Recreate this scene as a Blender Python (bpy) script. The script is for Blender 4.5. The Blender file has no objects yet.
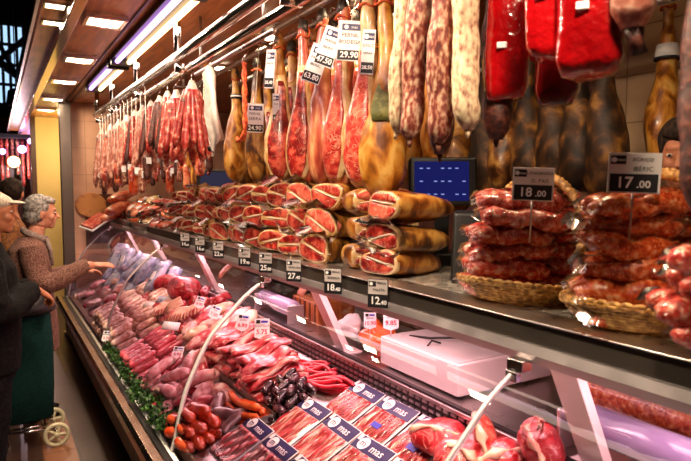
import bpy, bmesh, math, random
from math import sin, cos, pi, radians, sqrt, atan2, tan
from mathutils import Vector, Matrix, Euler, noise
R = random.Random(7)
SC = bpy.context.scene
COL = SC.collection
V = Vector
# ------------------------------------------------------------------ camera
CAM_H = 1.65; FPX = 590.0; YAW = radians(30.7); PIT = math.atan(42.5/FPX)
cd = bpy.data.cameras.new('camera'); cam = bpy.data.objects.new('camera', cd); COL.objects.link(cam)
cam.location = (0, 0, CAM_H); cam.rotation_euler = (pi/2-PIT, 0, -YAW)
cd.sensor_width = 36; cd.lens = FPX/691*36; cd.clip_start = .02; cd.clip_end = 200
cd.dof.use_dof = True; cd.dof.focus_distance = 2.7; cd.dof.aperture_fstop = 4.8
SC.camera = cam
_fw = V((sin(YAW)*cos(PIT), cos(YAW)*cos(PIT), -sin(PIT)))
_rt = V((cos(YAW), -sin(YAW), 0)); _up = V((sin(YAW)*sin(PIT), cos(YAW)*sin(PIT), cos(PIT)))
def ray(u, v): return _fw+_rt*((u-345.5)/FPX)-_up*((v-230.5)/FPX)
def at(u, v, X=None, Y=None, Z=None):
    """the point of a known plane of the place that the photograph shows at u, v"""
    r = ray(u, v)
    t = X/r.x if X is not None else Y/r.y if Y is not None else (Z-CAM_H)/r.z
    return V((0, 0, CAM_H))+r*t
DX0, DZ0, DS = .68, .50, .4615
def dkz(x): return DZ0+DS*(x-DX0)
def deck(u, v, h=0):
    r = ray(u, v); t = (DZ0+h-DS*DX0-CAM_H)/(r.z-DS*r.x)
    return V((0, 0, CAM_H))+r*t
DA = math.atan(DS)

# ------------------------------------------------------------------ materials
def lin(c): return tuple((x/12.92 if x <= .04045 else ((x+.055)/1.055)**2.4) for x in c)
def rgb(h): return lin(tuple(int(h[i:i+2], 16)/255 for i in (0, 2, 4)))+(1,)
def newmat(name):
    m = bpy.data.materials.new(name); m.use_nodes = True
    nt = m.node_tree; nt.nodes.clear()
    out = nt.nodes.new('ShaderNodeOutputMaterial')
    return m, nt, out
def bsdf(nt, out, rough=.5, metal=0, coat=0, spec=.5, sss=0):
    b = nt.nodes.new('ShaderNodeBsdfPrincipled')
    b.inputs['Roughness'].default_value = rough; b.inputs['Metallic'].default_value = metal
    b.inputs['Coat Weight'].default_value = coat; b.inputs['Coat Roughness'].default_value = .12
    b.inputs['Specular IOR Level'].default_value = spec
    nt.links.new(b.outputs[0], out.inputs[0]); return b
def ramp(nt, stops):
    r = nt.nodes.new('ShaderNodeValToRGB'); e = r.color_ramp.elements
    while len(e) < len(stops): e.new(.5)
    for i, (p, c) in enumerate(stops): e[i].position = p; e[i].color = rgb(c)
    return r
def coords(nt, stretch=(1, 1, 1), rand=True):
    tc = nt.nodes.new('ShaderNodeTexCoord'); mp = nt.nodes.new('ShaderNodeMapping')
    mp.inputs['Scale'].default_value = stretch
    nt.links.new(tc.outputs['Object'], mp.inputs['Vector'])
    if rand:
        oi = nt.nodes.new('ShaderNodeObjectInfo'); ml = nt.nodes.new('ShaderNodeMath'); ml.operation = 'MULTIPLY'
        ml.inputs[1].default_value = 9.0
        nt.links.new(oi.outputs['Random'], ml.inputs[0]); nt.links.new(ml.outputs[0], mp.inputs['Location'])
    return mp
def mat(name, stops, scale=25, rough=.45, bump=0, coat=0, metal=0, stretch=(1, 1, 1), detail=5, vein=None, spots=None, vary=.12, dist=0.0, bscale=None, spec=.5):
    """organic surface: noise through a colour ramp; vein = (colour, scale, width); spots = (colour, scale, size)"""
    if isinstance(stops, str): stops = [(.5, stops)]
    m, nt, out = newmat(name); L = nt.links
    b = bsdf(nt, out, rough, metal, coat, spec)
    mp = coords(nt, stretch)
    n = nt.nodes.new('ShaderNodeTexNoise'); n.inputs['Scale'].default_value = scale; n.inputs['Detail'].default_value = detail
    n.inputs['Distortion'].default_value = dist
    L.new(mp.outputs[0], n.inputs['Vector'])
    ct_ = nt.nodes.new('ShaderNodeMapRange'); ct_.inputs['From Min'].default_value = .30; ct_.inputs['From Max'].default_value = .70; L.new(n.outputs[0], ct_.inputs['Value'])
    r = ramp(nt, stops); L.new(ct_.outputs[0], r.inputs[0]); col = r.outputs[0]
    if vein:
        vn = nt.nodes.new('ShaderNodeTexNoise'); vn.inputs['Scale'].default_value = vein[1]; vn.inputs['Detail'].default_value = 4; vn.inputs['Distortion'].default_value = 1.2
        L.new(mp.outputs[0], vn.inputs['Vector'])
        ab = nt.nodes.new('ShaderNodeMath'); ab.operation = 'SUBTRACT'; ab.inputs[1].default_value = .5; L.new(vn.outputs[0], ab.inputs[0])
        a2 = nt.nodes.new('ShaderNodeMath'); a2.operation = 'ABSOLUTE'; L.new(ab.outputs[0], a2.inputs[0])
        rr = nt.nodes.new('ShaderNodeMapRange'); rr.inputs['From Min'].default_value = 0; rr.inputs['From Max'].default_value = vein[2]*.5
        rr.inputs['To Min'].default_value = .8; rr.inputs['To Max'].default_value = 0
        L.new(a2.outputs[0], rr.inputs['Value'])
        mx = nt.nodes.new('ShaderNodeMix'); mx.data_type = 'RGBA'
        L.new(rr.outputs[0], mx.inputs['Factor']); L.new(col, mx.inputs['A']); mx.inputs['B'].default_value = rgb(vein[0]); col = mx.outputs['Result']
    if spots:
        vn = nt.nodes.new('ShaderNodeTexVoronoi'); vn.inputs['Scale'].default_value = spots[1]; L.new(mp.outputs[0], vn.inputs['Vector'])
        rr = nt.nodes.new('ShaderNodeMapRange'); rr.inputs['From Min'].default_value = spots[2]*.7; rr.inputs['From Max'].default_value = spots[2]
        rr.inputs['To Min'].default_value = 1; rr.inputs['To Max'].default_value = 0
        L.new(vn.outputs['Distance'], rr.inputs['Value'])
        mx = nt.nodes.new('ShaderNodeMix'); mx.data_type = 'RGBA'
        L.new(rr.outputs[0], mx.inputs['Factor']); L.new(col, mx.inputs['A']); mx.inputs['B'].default_value = rgb(spots[0]); col = mx.outputs['Result']
    if vary:
        oi = nt.nodes.new('ShaderNodeObjectInfo'); mr = nt.nodes.new('ShaderNodeMapRange')
        mr.inputs['To Min'].default_value = 1-vary; mr.inputs['To Max'].default_value = 1+vary
        L.new(oi.outputs['Random'], mr.inputs['Value'])
        hs = nt.nodes.new('ShaderNodeHueSaturation'); L.new(col, hs.inputs['Color']); L.new(mr.outputs[0], hs.inputs['Value']); col = hs.outputs[0]
    L.new(col, b.inputs['Base Color'])
    if bump:
        bp = nt.nodes.new('ShaderNodeBump'); bp.inputs['Strength'].default_value = min(1, bump); bp.inputs['Distance'].default_value = .006
        if bscale:
            nb = nt.nodes.new('ShaderNodeTexNoise'); nb.inputs['Scale'].default_value = bscale; L.new(mp.outputs[0], nb.inputs['Vector']); L.new(nb.outputs[0], bp.inputs['Height'])
        else: L.new(n.outputs[0], bp.inputs['Height'])
        L.new(bp.outputs[0], b.inputs['Normal'])
        if coat: L.new(bp.outputs[0], b.inputs['Coat Normal'])
    return m
def plain(name, c, rough=.5, metal=0, coat=0, spec=.5):
    m, nt, out = newmat(name); b = bsdf(nt, out, rough, metal, coat, spec); b.inputs['Base Color'].default_value = rgb(c); return m
def emit(name, c, s):
    m, nt, out = newmat(name); e = nt.nodes.new('ShaderNodeEmission'); e.inputs[0].default_value = rgb(c); e.inputs[1].default_value = s
    nt.links.new(e.outputs[0], out.inputs[0]); return m
def sheet_glass(name, tint='ffffff', ior=1.45, rough=0.0, base=0.0, body=None):
    """thin clear sheet: transparent with Fresnel reflection"""
    m, nt, out = newmat(name); L = nt.links
    t = nt.nodes.new('ShaderNodeBsdfTransparent'); t.inputs[0].default_value = rgb(tint)
    g = nt.nodes.new('ShaderNodeBsdfGlossy'); g.inputs['Roughness'].default_value = rough
    f = nt.nodes.new('ShaderNodeFresnel'); f.inputs[0].default_value = ior
    mx = nt.nodes.new('ShaderNodeMixShader')
    src = f.outputs[0]
    if base:
        ad = nt.nodes.new('ShaderNodeMath'); ad.operation = 'ADD'; ad.use_clamp = True; ad.inputs[1].default_value = base
        L.new(src, ad.inputs[0]); src = ad.outputs[0]
    L.new(src, mx.inputs[0]); L.new(t.outputs[0], mx.inputs[1]); L.new(g.outputs[0], mx.inputs[2])
    L.new(mx.outputs[0], out.inputs[0]); return m
def brick(name, c1, c2, mortar, bw, bh, msize=.004, rough=.35, plane='YZ', offset=0.0, bump=.2, vary=True):
    m, nt, out = newmat(name); L = nt.links; b = bsdf(nt, out, rough)
    tc = nt.nodes.new('ShaderNodeTexCoord'); sp = nt.nodes.new('ShaderNodeSeparateXYZ'); cb = nt.nodes.new('ShaderNodeCombineXYZ')
    L.new(tc.outputs['Object'], sp.inputs[0])
    L.new(sp.outputs[plane[0]], cb.inputs[0]); L.new(sp.outputs[plane[1]], cb.inputs[1])
    k = nt.nodes.new('ShaderNodeTexBrick'); k.offset = offset
    k.inputs['Scale'].default_value = 1; k.inputs['Brick Width'].default_value = bw; k.inputs['Row Height'].default_value = bh
    k.inputs['Mortar Size'].default_value = msize; k.inputs['Color1'].default_value = rgb(c1); k.inputs['Color2'].default_value = rgb(c2); k.inputs['Mortar'].default_value = rgb(mortar)
    L.new(cb.outputs[0], k.inputs['Vector'])
    n = nt.nodes.new('ShaderNodeTexNoise'); n.inputs['Scale'].default_value = 6; n.inputs['Detail'].default_value = 6; L.new(tc.outputs['Object'], n.inputs['Vector'])
    mr = nt.nodes.new('ShaderNodeMapRange'); mr.inputs['To Min'].default_value = .75; mr.inputs['To Max'].default_value = 1.2; L.new(n.outputs[0], mr.inputs['Value'])
    hs = nt.nodes.new('ShaderNodeHueSaturation'); L.new(k.outputs[0], hs.inputs['Color']); L.new(mr.outputs[0], hs.inputs['Value'])
    L.new(hs.outputs[0], b.inputs['Base Color'])
    bp = nt.nodes.new('ShaderNodeBump'); bp.inputs['Strength'].default_value = bump; bp.inputs['Distance'].default_value = .003; bp.invert = True
    L.new(k.outputs['Fac'], bp.inputs['Height']); L.new(bp.outputs[0], b.inputs['Normal'])
    return m
def metalmat(name, c, rough=.25, aniso=None):
    m, nt, out = newmat(name); L = nt.links; b = bsdf(nt, out, rough, 1)
    mp = coords(nt, (1, 1, 1), False); n = nt.nodes.new('ShaderNodeTexNoise'); n.inputs['Scale'].default_value = 14; n.inputs['Detail'].default_value = 6
    L.new(mp.outputs[0], n.inputs['Vector'])
    mr = nt.nodes.new('ShaderNodeMapRange'); mr.inputs['To Min'].default_value = rough*.7; mr.inputs['To Max'].default_value = rough*1.5
    L.new(n.outputs[0], mr.inputs['Value']); L.new(mr.outputs[0], b.inputs['Roughness']); b.inputs['Base Color'].default_value = rgb(c); return m

MT = {}
def T(k): return MT[k]
MT.update(
 steel=metalmat('brushed_steel', 'c9c4c2', .28), chrome=metalmat('chrome', 'dcd6d2', .12), alu=metalmat('satin_aluminium', 'cfc4c6', .42),
 bumper=metalmat('bronze_bumper', 'a88d7c', .22),
 darkband=plain('black_band', '1c1718', .35), bandpaint=plain('dark_band_paint', '38322d', .28, coat=.3), darksteel=metalmat('dark_steel', '6b615a', .33), black=plain('black_plastic', '0d0c0d', .4), rubber=plain('rubber', '16130f', .7),
 eyewhite=plain('eye_white', 'b9aa9c', .5), white=plain('white_plastic', 'e9e3e1', .35), cream=plain('cream_enamel', 'e6d9d6', .35, coat=.2), paper=plain('white_card', 'f2eeee', .6), navy=plain('navy_print', '1e1c52', .45),
 ink=plain('black_ink', '15131a', .55), redink=plain('red_ink', 'd0284a', .6), blueink=plain('blue_label', '3035a8', .5),
 laminate=mat('white_laminate', [(.3, 'b3a7a5'), (.6, 'c6bbb9')], 3, .5, vary=0), kick=mat('kick_panel_laminate', [(.3, '8d8076'), (.7, 'a0948a')], 4, .5, vary=0),
 ceilwood=mat('ceiling_wood', [(.3, '96562c'), (.5, 'a8642f'), (.7, 'b8713a')], 5, .38, stretch=(6, .7, 6), vary=0, coat=.15),
 wallwood=mat('wall_wood', [(.3, '4a2414'), (.5, '5d2f1a'), (.7, '6d3a22')], 4, .45, stretch=(8, 8, .8), vary=0),
 darkwood=mat('dark_wood', [(.3, '3a1e14'), (.6, '50291a')], 6, .4, stretch=(6, 1, 6), vary=0),
 tile=brick('pink_tile', 'd9a789', 'd4a083', 'b98a6e', .3, .3, .004, .3, 'XZ'), tileb=brick('cream_tile', 'cfae84', 'c7a57c', '9a7c58', .2, .25, .004, .35, 'YZ'),
 yellow=mat('yellow_wall', [(.3, 'd0b070'), (.7, 'd8b97a')], 2, .6, vary=0),
 floor=brick('floor_tile', '3b2922', '432f27', '261a15', .4, .2, .004, .3, 'XY', .5), terra=brick('terracotta_tile', '87553a', '7a4b34', '4a3024', .2, .4, .004, .35, 'XY'),
 dark=plain('hall_dark', '0c0b0d', .8), hallsteel=plain('hall_steel', '2a2c33', .6),
 glass=sheet_glass('case_glass', 'fdf6f8'), wrap=sheet_glass('clear_wrap', 'fffaf8', 1.45, .16, .02), endglass=sheet_glass('end_glass', 'f6f0f2'),
 # meat
 cut=mat('cured_lean', [(.3, '6a100f'), (.48, '8e1b17'), (.62, 'a52c24'), (.75, 'c0503e')], 22, .3, .15, .6, vein=('c87c66', 18, .04), vary=.12),
 cut2=mat('cured_lean_bright', [(.3, 'a02420'), (.5, 'bd3a30'), (.7, 'd2604c')], 20, .3, .15, .5, vein=('e0a488', 18, .05)),
 fat=mat('cream_fat', [(.2, 'b88a52'), (.5, 'd0a874'), (.8, 'dfc096')], 18, .35, .15, .4),
 fatpink=mat('pink_fat', [(.3, 'e0a58a'), (.6, 'eec2a6')], 18, .35, .1, .4),
 rind=mat('golden_rind', [(.2, '6a360e'), (.42, 'aa661a'), (.6, 'c68632'), (.85, 'dcac5a')], 16, .4, .4, .25, stretch=(1, 1, .5), detail=8, dist=.6),
 rind2=mat('brown_rind', [(.25, '3c1e0a'), (.45, '6e3f14'), (.62, '966022'), (.85, 'b88840')], 16, .42, .4, .25, stretch=(1, 1, .6), detail=8, dist=.6),
 rind3=mat('black_rind', [(.2, '1c1008'), (.5, '3c2410'), (.7, '5e3a18'), (.95, '8a5e26')], 15, .55, .5, 0, spec=.3, dist=.4, stretch=(1, 1, .6)),
 rindbrown=mat('browned_rind', [(.2, '52260b'), (.45, '8c4c18'), (.65, 'ac6c2a'), (.9, 'c89448')], 16, .36, .4, .4, stretch=(1, 1, .6), detail=8, dist=.6),
 mould=mat('green_mould', [(.35, '5a5a2a'), (.6, '7e7a40')], 30, .6, .2), hoof=mat('hoof_horn', [(.35, '17110e'), (.65, '4a4038')], 18, .45, .2),
 legpink=mat('pink_lean_leg', [(.2, '8e2c20'), (.45, 'b0503a'), (.65, 'c0704c'), (.88, 'd8a070')], 15, .38, .2, .4, stretch=(1.6, 1.6, .35)),
 salami=mat('mouldy_salami', [(.1, '5a1a14'), (.4, '7e2e22'), (.6, 'a86c56'), (.9, 'd0b094')], 95, .6, .5, 0, stretch=(1, 1, .5), detail=8),
 salami2=mat('white_salami', [(.1, '8a5844'), (.35, 'b8967a'), (.6, 'd0b894'), (.9, 'dcc8a6')], 90, .6, .5, 0, stretch=(1, 1, .6), detail=8),
 salami3=mat('dark_salami', [(.2, '2a0e0b'), (.55, '4a1c15'), (.9, '6e3a2c')], 80, .55, .4, .1, detail=7),
 fuet=mat('fuet', [(.2, '7e1614'), (.5, 'a02c24'), (.75, 'b8604e'), (.95, 'deb8a4')], 45, .45, .3, .2, detail=7),
 fuet2=mat('pale_fuet', [(.1, '863c30'), (.5, 'b06c5a'), (.9, 'd4a894')], 40, .5, .3, .1, detail=7),
 redvac=mat('red_vacuum_film', [(.3, '8c050a'), (.6, 'ab0910')], 8, .16, .8, 1, bscale=40, vary=.08), redvac2=mat('dark_red_vacuum_film', [(.3, '4a0507'), (.6, '6d090c')], 8, .16, .35, 1, bscale=26),
 chor=mat('chorizo', [(.1, '92201c'), (.4, 'be3c32'), (.66, 'd4604e'), (.9, 'eab09a')], 60, .2, .7, 1, detail=6, spots=('d88a70', 150, .26)),
 chor2=mat('orange_chorizo', [(.1, '982c14'), (.4, 'c64c24'), (.66, 'dc7038'), (.9, 'eeb080')], 56, .2, .7, 1, detail=6, spots=('e6a06a', 140, .26)),
 pork=mat('pale_pork', [(.1, 'cc7676'), (.45, 'e09a98'), (.85, 'f0ccc4')], 22, .35, .5, .3, dist=.8), porkred=mat('red_pork', [(.3, 'b02e3c'), (.5, 'cf5560'), (.68, 'e08a8c'), (.8, 'f0c4bc')], 14, .3, .25, .5),
 bacon=mat('streaky_bacon', [(.3, 'b42a32'), (.52, 'cc4a4e'), (.62, 'e09a92'), (.85, 'eec4b8')], 11, .3, .15, .5, stretch=(.6, 4.5, 4.5)),
 bacon2=mat('deep_bacon', [(.3, '8a1418'), (.6, 'ac2a2e'), (.72, 'cc7468'), (.9, 'e4b8a8')], 11, .3, .15, .5, stretch=(.6, 4.5, 4.5)),
 beef=mat('dark_red_beef', [(.3, '8c1018'), (.5, 'ac1c26'), (.7, 'c5424a')], 20, .3, .25, .5, vein=('e59a92', 16, .04)),
 sausp=mat('pale_sausage', [(.3, 'c48a7c'), (.5, 'd9a898'), (.7, 'eacaba')], 40, .28, .1, .6), sausr=mat('pink_sausage', [(.3, 'd84a5a'), (.6, 'e8707c')], 30, .28, .1, .6),
 sauso=mat('orange_sausage', [(.3, 'd4411f'), (.6, 'e8613a')], 30, .22, .1, .7), saust=mat('long_orange_sausage', [(.3, 'd5491a'), (.6, 'e56a2c')], 30, .25, .1, .6),
 morc=mat('black_pudding', [(.3, '1a0c10'), (.55, '2e161b'), (.75, '55323a')], 30, .25, .2, .7), offal=mat('grey_purple_offal', [(.1, '54383a'), (.5, '77504f'), (.9, '9c7a78')], 20, .2, .15, .7),
 thinred=mat('thin_red_chorizo', [(.3, 'b01020'), (.6, 'd0243a')], 30, .3, .15, .5),
 parsley=mat('parsley_leaf', [(.3, '16330f'), (.6, '2f5a1c'), (.8, '4f7d2c')], 40, .5, .1), wicker=mat('wicker', [(.3, '8a5a22'), (.6, 'c08a42'), (.8, 'd4a860')], 60, .5, .4, 0),
 rope=mat('red_string', [(.3, 'a03018'), (.6, 'cf5a28')], 60, .7, .3), twine=plain('white_string', 'e4d9c8', .7), netbag=mat('white_cloth', [(.2, 'b8a49c'), (.8, 'd6c8c0')], 18, .7, .3, vary=.05),
 orange=mat('orange_plastic_bag', [(.3, 'cf4a18'), (.6, 'ea6a2a')], 12, .25, .3, .5), film=mat('purple_film_roll', [(.3, '8f7fa8'), (.6, 'b8a6c4')], 6, .16, .03, .8, vary=0, stretch=(1, .2, 1)),
 woodbox=mat('chestnut_board', [(.3, '8a451c'), (.6, 'a9602c')], 6, .4, stretch=(6, 6, 1), vary=0), bread=mat('brown_board', [(.3, '8a4a22'), (.6, 'b07038')], 8, .6, .2),
 skin=mat('skin', [(.2, 'b5735a'), (.8, 'c98a70')], 20, .55, .05, vary=0), skin2=mat('skin_tanned', [(.2, '9c5e40'), (.8, 'b0704e')], 20, .55, .05, vary=0),
 greyhair=mat('grey_hair', [(.1, '57504c'), (.5, '7d7570'), (.9, 'a39b95')], 60, .7, .12, stretch=(1, .25, 1), spec=.2, vary=0), darkhair=mat('dark_hair', [(.2, '14100d'), (.8, '33241c')], 60, .85, .5, vary=0, stretch=(1, 1, .3), spec=.12),
 tweed=mat('brown_tweed', [(.35, '4a2a22'), (.5, '6f463a'), (.65, '7c5648')], 120, .9, .4, vary=0), scarf=mat('grey_scarf', [(.3, '7a645c'), (.7, '94807a')], 60, .9, .3, vary=0),
 jacket=mat('black_jacket', [(.35, '0f0d0d'), (.65, '171414')], 60, .9, .3, vary=0, spec=.08), trous=mat('dark_trousers', [(.35, '100e10'), (.65, '1b181b')], 60, .9, .2, vary=0, spec=.08),
 cap=mat('beige_cap', [(.35, '9a8d7c'), (.65, 'b8ad9a')], 90, .9, .3, vary=0), greenbag=mat('dark_green_canvas', [(.35, '0a2422'), (.65, '0f2d2a')], 90, .9, .3, vary=0, spec=.1),
 ochrecoat=mat('ochre_coat', [(.35, '5e3516'), (.65, '84501f')], 40, .85, .2, vary=0), apron=mat('vendor_white_coat', [(.35, 'b9a6a8'), (.65, 'cabbbb')], 8, .7, .2, vary=0), shirt=mat('dark_shirt', [(.35, '1a1113'), (.65, '2a1c1e')], 40, .8, .2, vary=0),
 wheel=plain('cream_wheel', 'cfc4a2', .5), packblue=mat('pale_blue_gloss', [(.3, '8f9ec0'), (.6, 'cfd8ea')], 18, .25, .2, .6), foil=metalmat('foil', 'dad2cc', .3),
 whitefat=mat('white_fat', [(.3, 'e2c4b4'), (.6, 'f0dcce')], 20, .35, .1, .4), coral=mat('coral_cured_pork', [(.3, 'b8401e'), (.5, 'd8623a'), (.7, 'e8906a')], 12, .3, .2, .6, vein=('f0c8a8', 12, .05)),
)
# bigger transmissive look of bulbs and lamps
MT['tubepink'] = emit('tube_violet', 'd9a0ff', 4); MT['tubewarm'] = emit('tube_warm', 'ffcf94', 7); MT['diff'] = emit('lamp_panel', 'ffe6bd', 9)
MT['spot'] = emit('round_lamp', 'ffe9c4', 22); MT['casetube'] = emit('case_tube', 'ffb9c6', .9)
MT['farlamp'] = emit('violet_lamp', 'd8a4ff', 9); MT['farwarm'] = emit('warm_lamp', 'ffcf8a', 9); MT['sky'] = emit('skylight', '9dc2e6', 1.6); MT['screen'] = emit('blue_screen', '2b2f86', .42); MT['screen2'] = emit('grey_screen', '55506e', .35); MT['glow'] = emit('screen_print', '9aa8f0', .8)

# ------------------------------------------------------------------ mesh building
class MB:
    def __init__(s): s.v = []; s.f = []; s.m = []
    def add(s, vs, fs, mi=0, mtx=None):
        o = len(s.v)
        for p in vs: s.v.append(tuple(mtx @ V(p)) if mtx else tuple(p))
        for f in fs: s.f.append(tuple(i+o for i in f)); s.m.append(mi)
        return s
    def box(s, a, b, mi=0, mtx=None):
        x0, y0, z0 = a; x1, y1, z1 = b
        vs = [(x, y, z) for z in (z0, z1) for y in (y0, y1) for x in (x0, x1)]
        return s.add(vs, [(0, 2, 3, 1), (4, 5, 7, 6), (0, 1, 5, 4), (2, 6, 7, 3), (0, 4, 6, 2), (1, 3, 7, 5)], mi, mtx)
    def loft(s, rings, mi=0, caps=True, closed=False, mtx=None):
        n = len(rings[0]); vs = [p for r in rings for p in r]; fs = []
        k = len(rings)
        for i in range(k if closed else k-1):
            for j in range(n):
                a = i*n+j; b = i*n+(j+1) % n; i2 = (i+1) % k
                fs.append((a, b, i2*n+(j+1) % n, i2*n+j))
        if caps and not closed:
            for i, rev in ((0, True), (k-1, False)):
                c = sum((V(p) for p in rings[i]), V())/n; ci = len(vs); vs.append(tuple(c))
                for j in range(n):
                    t = (i*n+j, i*n+(j+1) % n, ci)
                    fs.append(t[::-1] if rev else t)
        return s.add(vs, fs, mi, mtx)
    def tube(s, path, rad, n=10, mi=0, up=(0, 0, 1), closed=False, caps=True, mtx=None, twist=0):
        P = [V(p) for p in path]; k = len(P); rings = []
        for i in range(k):
            if closed: t = P[(i+1) % k]-P[i-1]
            else: t = P[min(i+1, k-1)]-P[max(i-1, 0)]
            t.normalize(); u = V(up)
            if abs(t.dot(u)) > .95: u = V((1, 0, 0)) if abs(t.x) < .9 else V((0, 1, 0))
            sd = t.cross(u).normalized(); w = sd.cross(t)
            r = rad[i] if isinstance(rad, (list, tuple)) and len(rad) == k and not (k == 2 and isinstance(rad, tuple)) else rad
            a, b = (r if isinstance(r, (tuple, list)) else (r, r))
            rings.append([tuple(P[i]+sd*a*cos(2*pi*j/n+twist)+w*b*sin(2*pi*j/n+twist)) for j in range(n)])
        return s.loft(rings, mi, caps, closed, mtx)
    def blob(s, c, r, nu=16, nv=10, mi=0, mtx=None):
        rx, ry, rz = (r, r, r) if not isinstance(r, (tuple, list)) else r
        rings = []
        for i in range(nv+1):
            th = pi*(i+.02)/(nv+.04); 
            rings.append([(c[0]+rx*sin(th)*cos(2*pi*j/nu), c[1]+ry*sin(th)*sin(2*pi*j/nu), c[2]-rz*cos(th)) for j in range(nu)])
        return s.loft(rings, mi, True, False, mtx)
    def cyl(s, a, b, r, n=14, mi=0): return s.tube([a, b], [r, r], n, mi)
    def build(s, name, mats, parent=None, smooth=True, rough=0, nsc=12, bev=0, sub=0, seed=None, solid=0, remesh=0, loc=None, relax=0):
        me = bpy.data.meshes.new(name); me.from_pydata(s.v, [], s.f); me.update()
        if not isinstance(mats, (list, tuple)): mats = [mats]
        for m in mats: me.materials.append(T(m) if isinstance(m, str) else m)
        for p, mi in zip(me.polygons, s.m): p.material_index = mi
        bm = bmesh.new(); bm.from_mesh(me); bmesh.ops.recalc_face_normals(bm, faces=bm.faces); bm.to_mesh(me); bm.free()
        o = bpy.data.objects.new(name, me); COL.objects.link(o)
        if sub or remesh or solid:
            if solid:
                q = o.modifiers.new('solid', 'SOLIDIFY'); q.thickness = solid; q.offset = 0
            if remesh:
                q = o.modifiers.new('remesh', 'REMESH'); q.mode = 'VOXEL'; q.voxel_size = remesh; q.use_smooth_shade = True
            if relax:
                q = o.modifiers.new('smooth', 'SMOOTH'); q.iterations = relax; q.factor = .5
            if sub:
                q = o.modifiers.new('sub', 'SUBSURF'); q.levels = sub; q.render_levels = sub
            dg = bpy.context.evaluated_depsgraph_get(); ev = o.evaluated_get(dg)
            nm = bpy.data.meshes.new_from_object(ev, preserve_all_data_layers=True, depsgraph=dg); o.modifiers.clear(); o.data = nm; bpy.data.meshes.remove(me); me = nm; me.name = name
        if rough:
            sd = V((seed if seed is not None else R.random()*50,)*3)
            nrm = [v.normal.copy() for v in me.vertices]
            for v, q in zip(me.vertices, nrm): v.co += q*rough*noise.noise(v.co*nsc+sd)
        if smooth: me.shade_smooth()
        if bev:
            q = o.modifiers.new('bevel', 'BEVEL'); q.width = bev; q.segments = 2; q.limit_method = 'ANGLE'
            me.shade_smooth(); 
            try:
                q.harden_normals = True
            except Exception: pass
        if parent: o.parent = parent
        if loc: o.location = loc
        return o
def tag(o, label=None, cat=None, group=None, kind=None):
    if label: o['label'] = label
    if cat: o['category'] = cat
    if group: o['group'] = group
    if kind: o['kind'] = kind
    return o
def thing(name, loc, label, cat, group=None, rot=(0, 0, 0), scale=None):
    o = bpy.data.objects.new(name, None); o.empty_display_size = .05; COL.objects.link(o)
    o.location = loc; o.rotation_euler = rot
    if scale: o.scale = scale if isinstance(scale, (tuple, list)) else (scale,)*3
    return tag(o, label, cat, group)
def struct(mb, name, mats, **k): return tag(mb.build(name, mats, None, k.pop('smooth', False), **k), kind='structure')
def copy_tree(o, parent=None):
    c = o.copy(); COL.objects.link(c)
    if parent: c.parent = parent
    for ch in KIDS(o): copy_tree(ch, c)
    return c
def KIDS(o): return [x for x in bpy.data.objects if x.parent == o]
_kids_cache = {}
def dup(o, loc, rot, label, group=None, scale=None, swap=None):
    if o.name not in _kids_cache: _kids_cache[o.name] = [(c, list(KIDS(c))) for c in KIDS(o)]
    c = o.copy(); COL.objects.link(c); c.location = loc; c.rotation_euler = rot
    c.scale = (1, 1, 1) if scale is None else scale if isinstance(scale, (tuple, list)) else (scale,)*3
    c['label'] = label
    if group: c['group'] = group
    for ch, gs in _kids_cache[o.name]:
        d = ch.copy(); COL.objects.link(d); d.parent = c
        for g in gs:
            e = g.copy(); COL.objects.link(e); e.parent = d
    return c
class Kind:
    """first placement uses the prototype itself, later ones are copies"""
    def __init__(s, proto): s.p = proto; s.used = False
    def put(s, loc, rot, label, group=None, scale=None):
        if not s.used:
            s.used = True; s.p.location = loc; s.p.rotation_euler = rot; s.p['label'] = label
            if group: s.p['group'] = group
            s.sc = scale
            s.first_scale = scale
            # copies are taken after scale is set back by dup
            s.p.scale = (1, 1, 1) if scale is None else scale if isinstance(scale, (tuple, list)) else (scale,)*3
            return s.p
        return dup(s.p, loc, rot, label, group, scale)
_o1 = 'first second third fourth fifth sixth seventh eighth ninth tenth eleventh twelfth thirteenth fourteenth fifteenth sixteenth seventeenth eighteenth nineteenth twentieth'.split()
_tens = {2: 'twenty', 3: 'thirty', 4: 'forty', 5: 'fifty', 6: 'sixty'}
def nth(i):
    if i < 20: return _o1[i]
    n = i+1; t, u = divmod(n, 10)
    return {2: 'twentieth', 3: 'thirtieth', 4: 'fortieth', 5: 'fiftieth', 6: 'sixtieth'}[t] if u == 0 else _tens[t]+'-'+_o1[u-1]
def text(s, size, material, parent, loc, rot=(pi/2, 0, 0), name='lettering', align='CENTER', ext=.0006, bold=0):
    c = bpy.data.curves.new(name, 'FONT'); c.body = s; c.size = size; c.align_x = align; c.align_y = 'CENTER'; c.extrude = ext; c.offset = bold; c.resolution_u = 2
    c.materials.append(T(material)); o = bpy.data.objects.new(name, c); COL.objects.link(o)
    dg = bpy.context.evaluated_depsgraph_get(); me = bpy.data.meshes.new_from_object(o.evaluated_get(dg), depsgraph=dg); bpy.data.objects.remove(o); bpy.data.curves.remove(c)
    me.name = name; o = bpy.data.objects.new(name, me); COL.objects.link(o); o.parent = parent; o.location = loc; o.rotation_euler = rot
    return o
def area(name, loc, rot, sx, sy, w, col, spread=None):
    l = bpy.data.lights.new(name, 'AREA'); l.shape = 'RECTANGLE'; l.size = sx; l.size_y = sy; l.energy = w; l.color = col
    if spread: l.spread = spread
    o = bpy.data.objects.new(name, l); COL.objects.link(o); o.location = loc; o.rotation_euler = rot; return o
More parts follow.
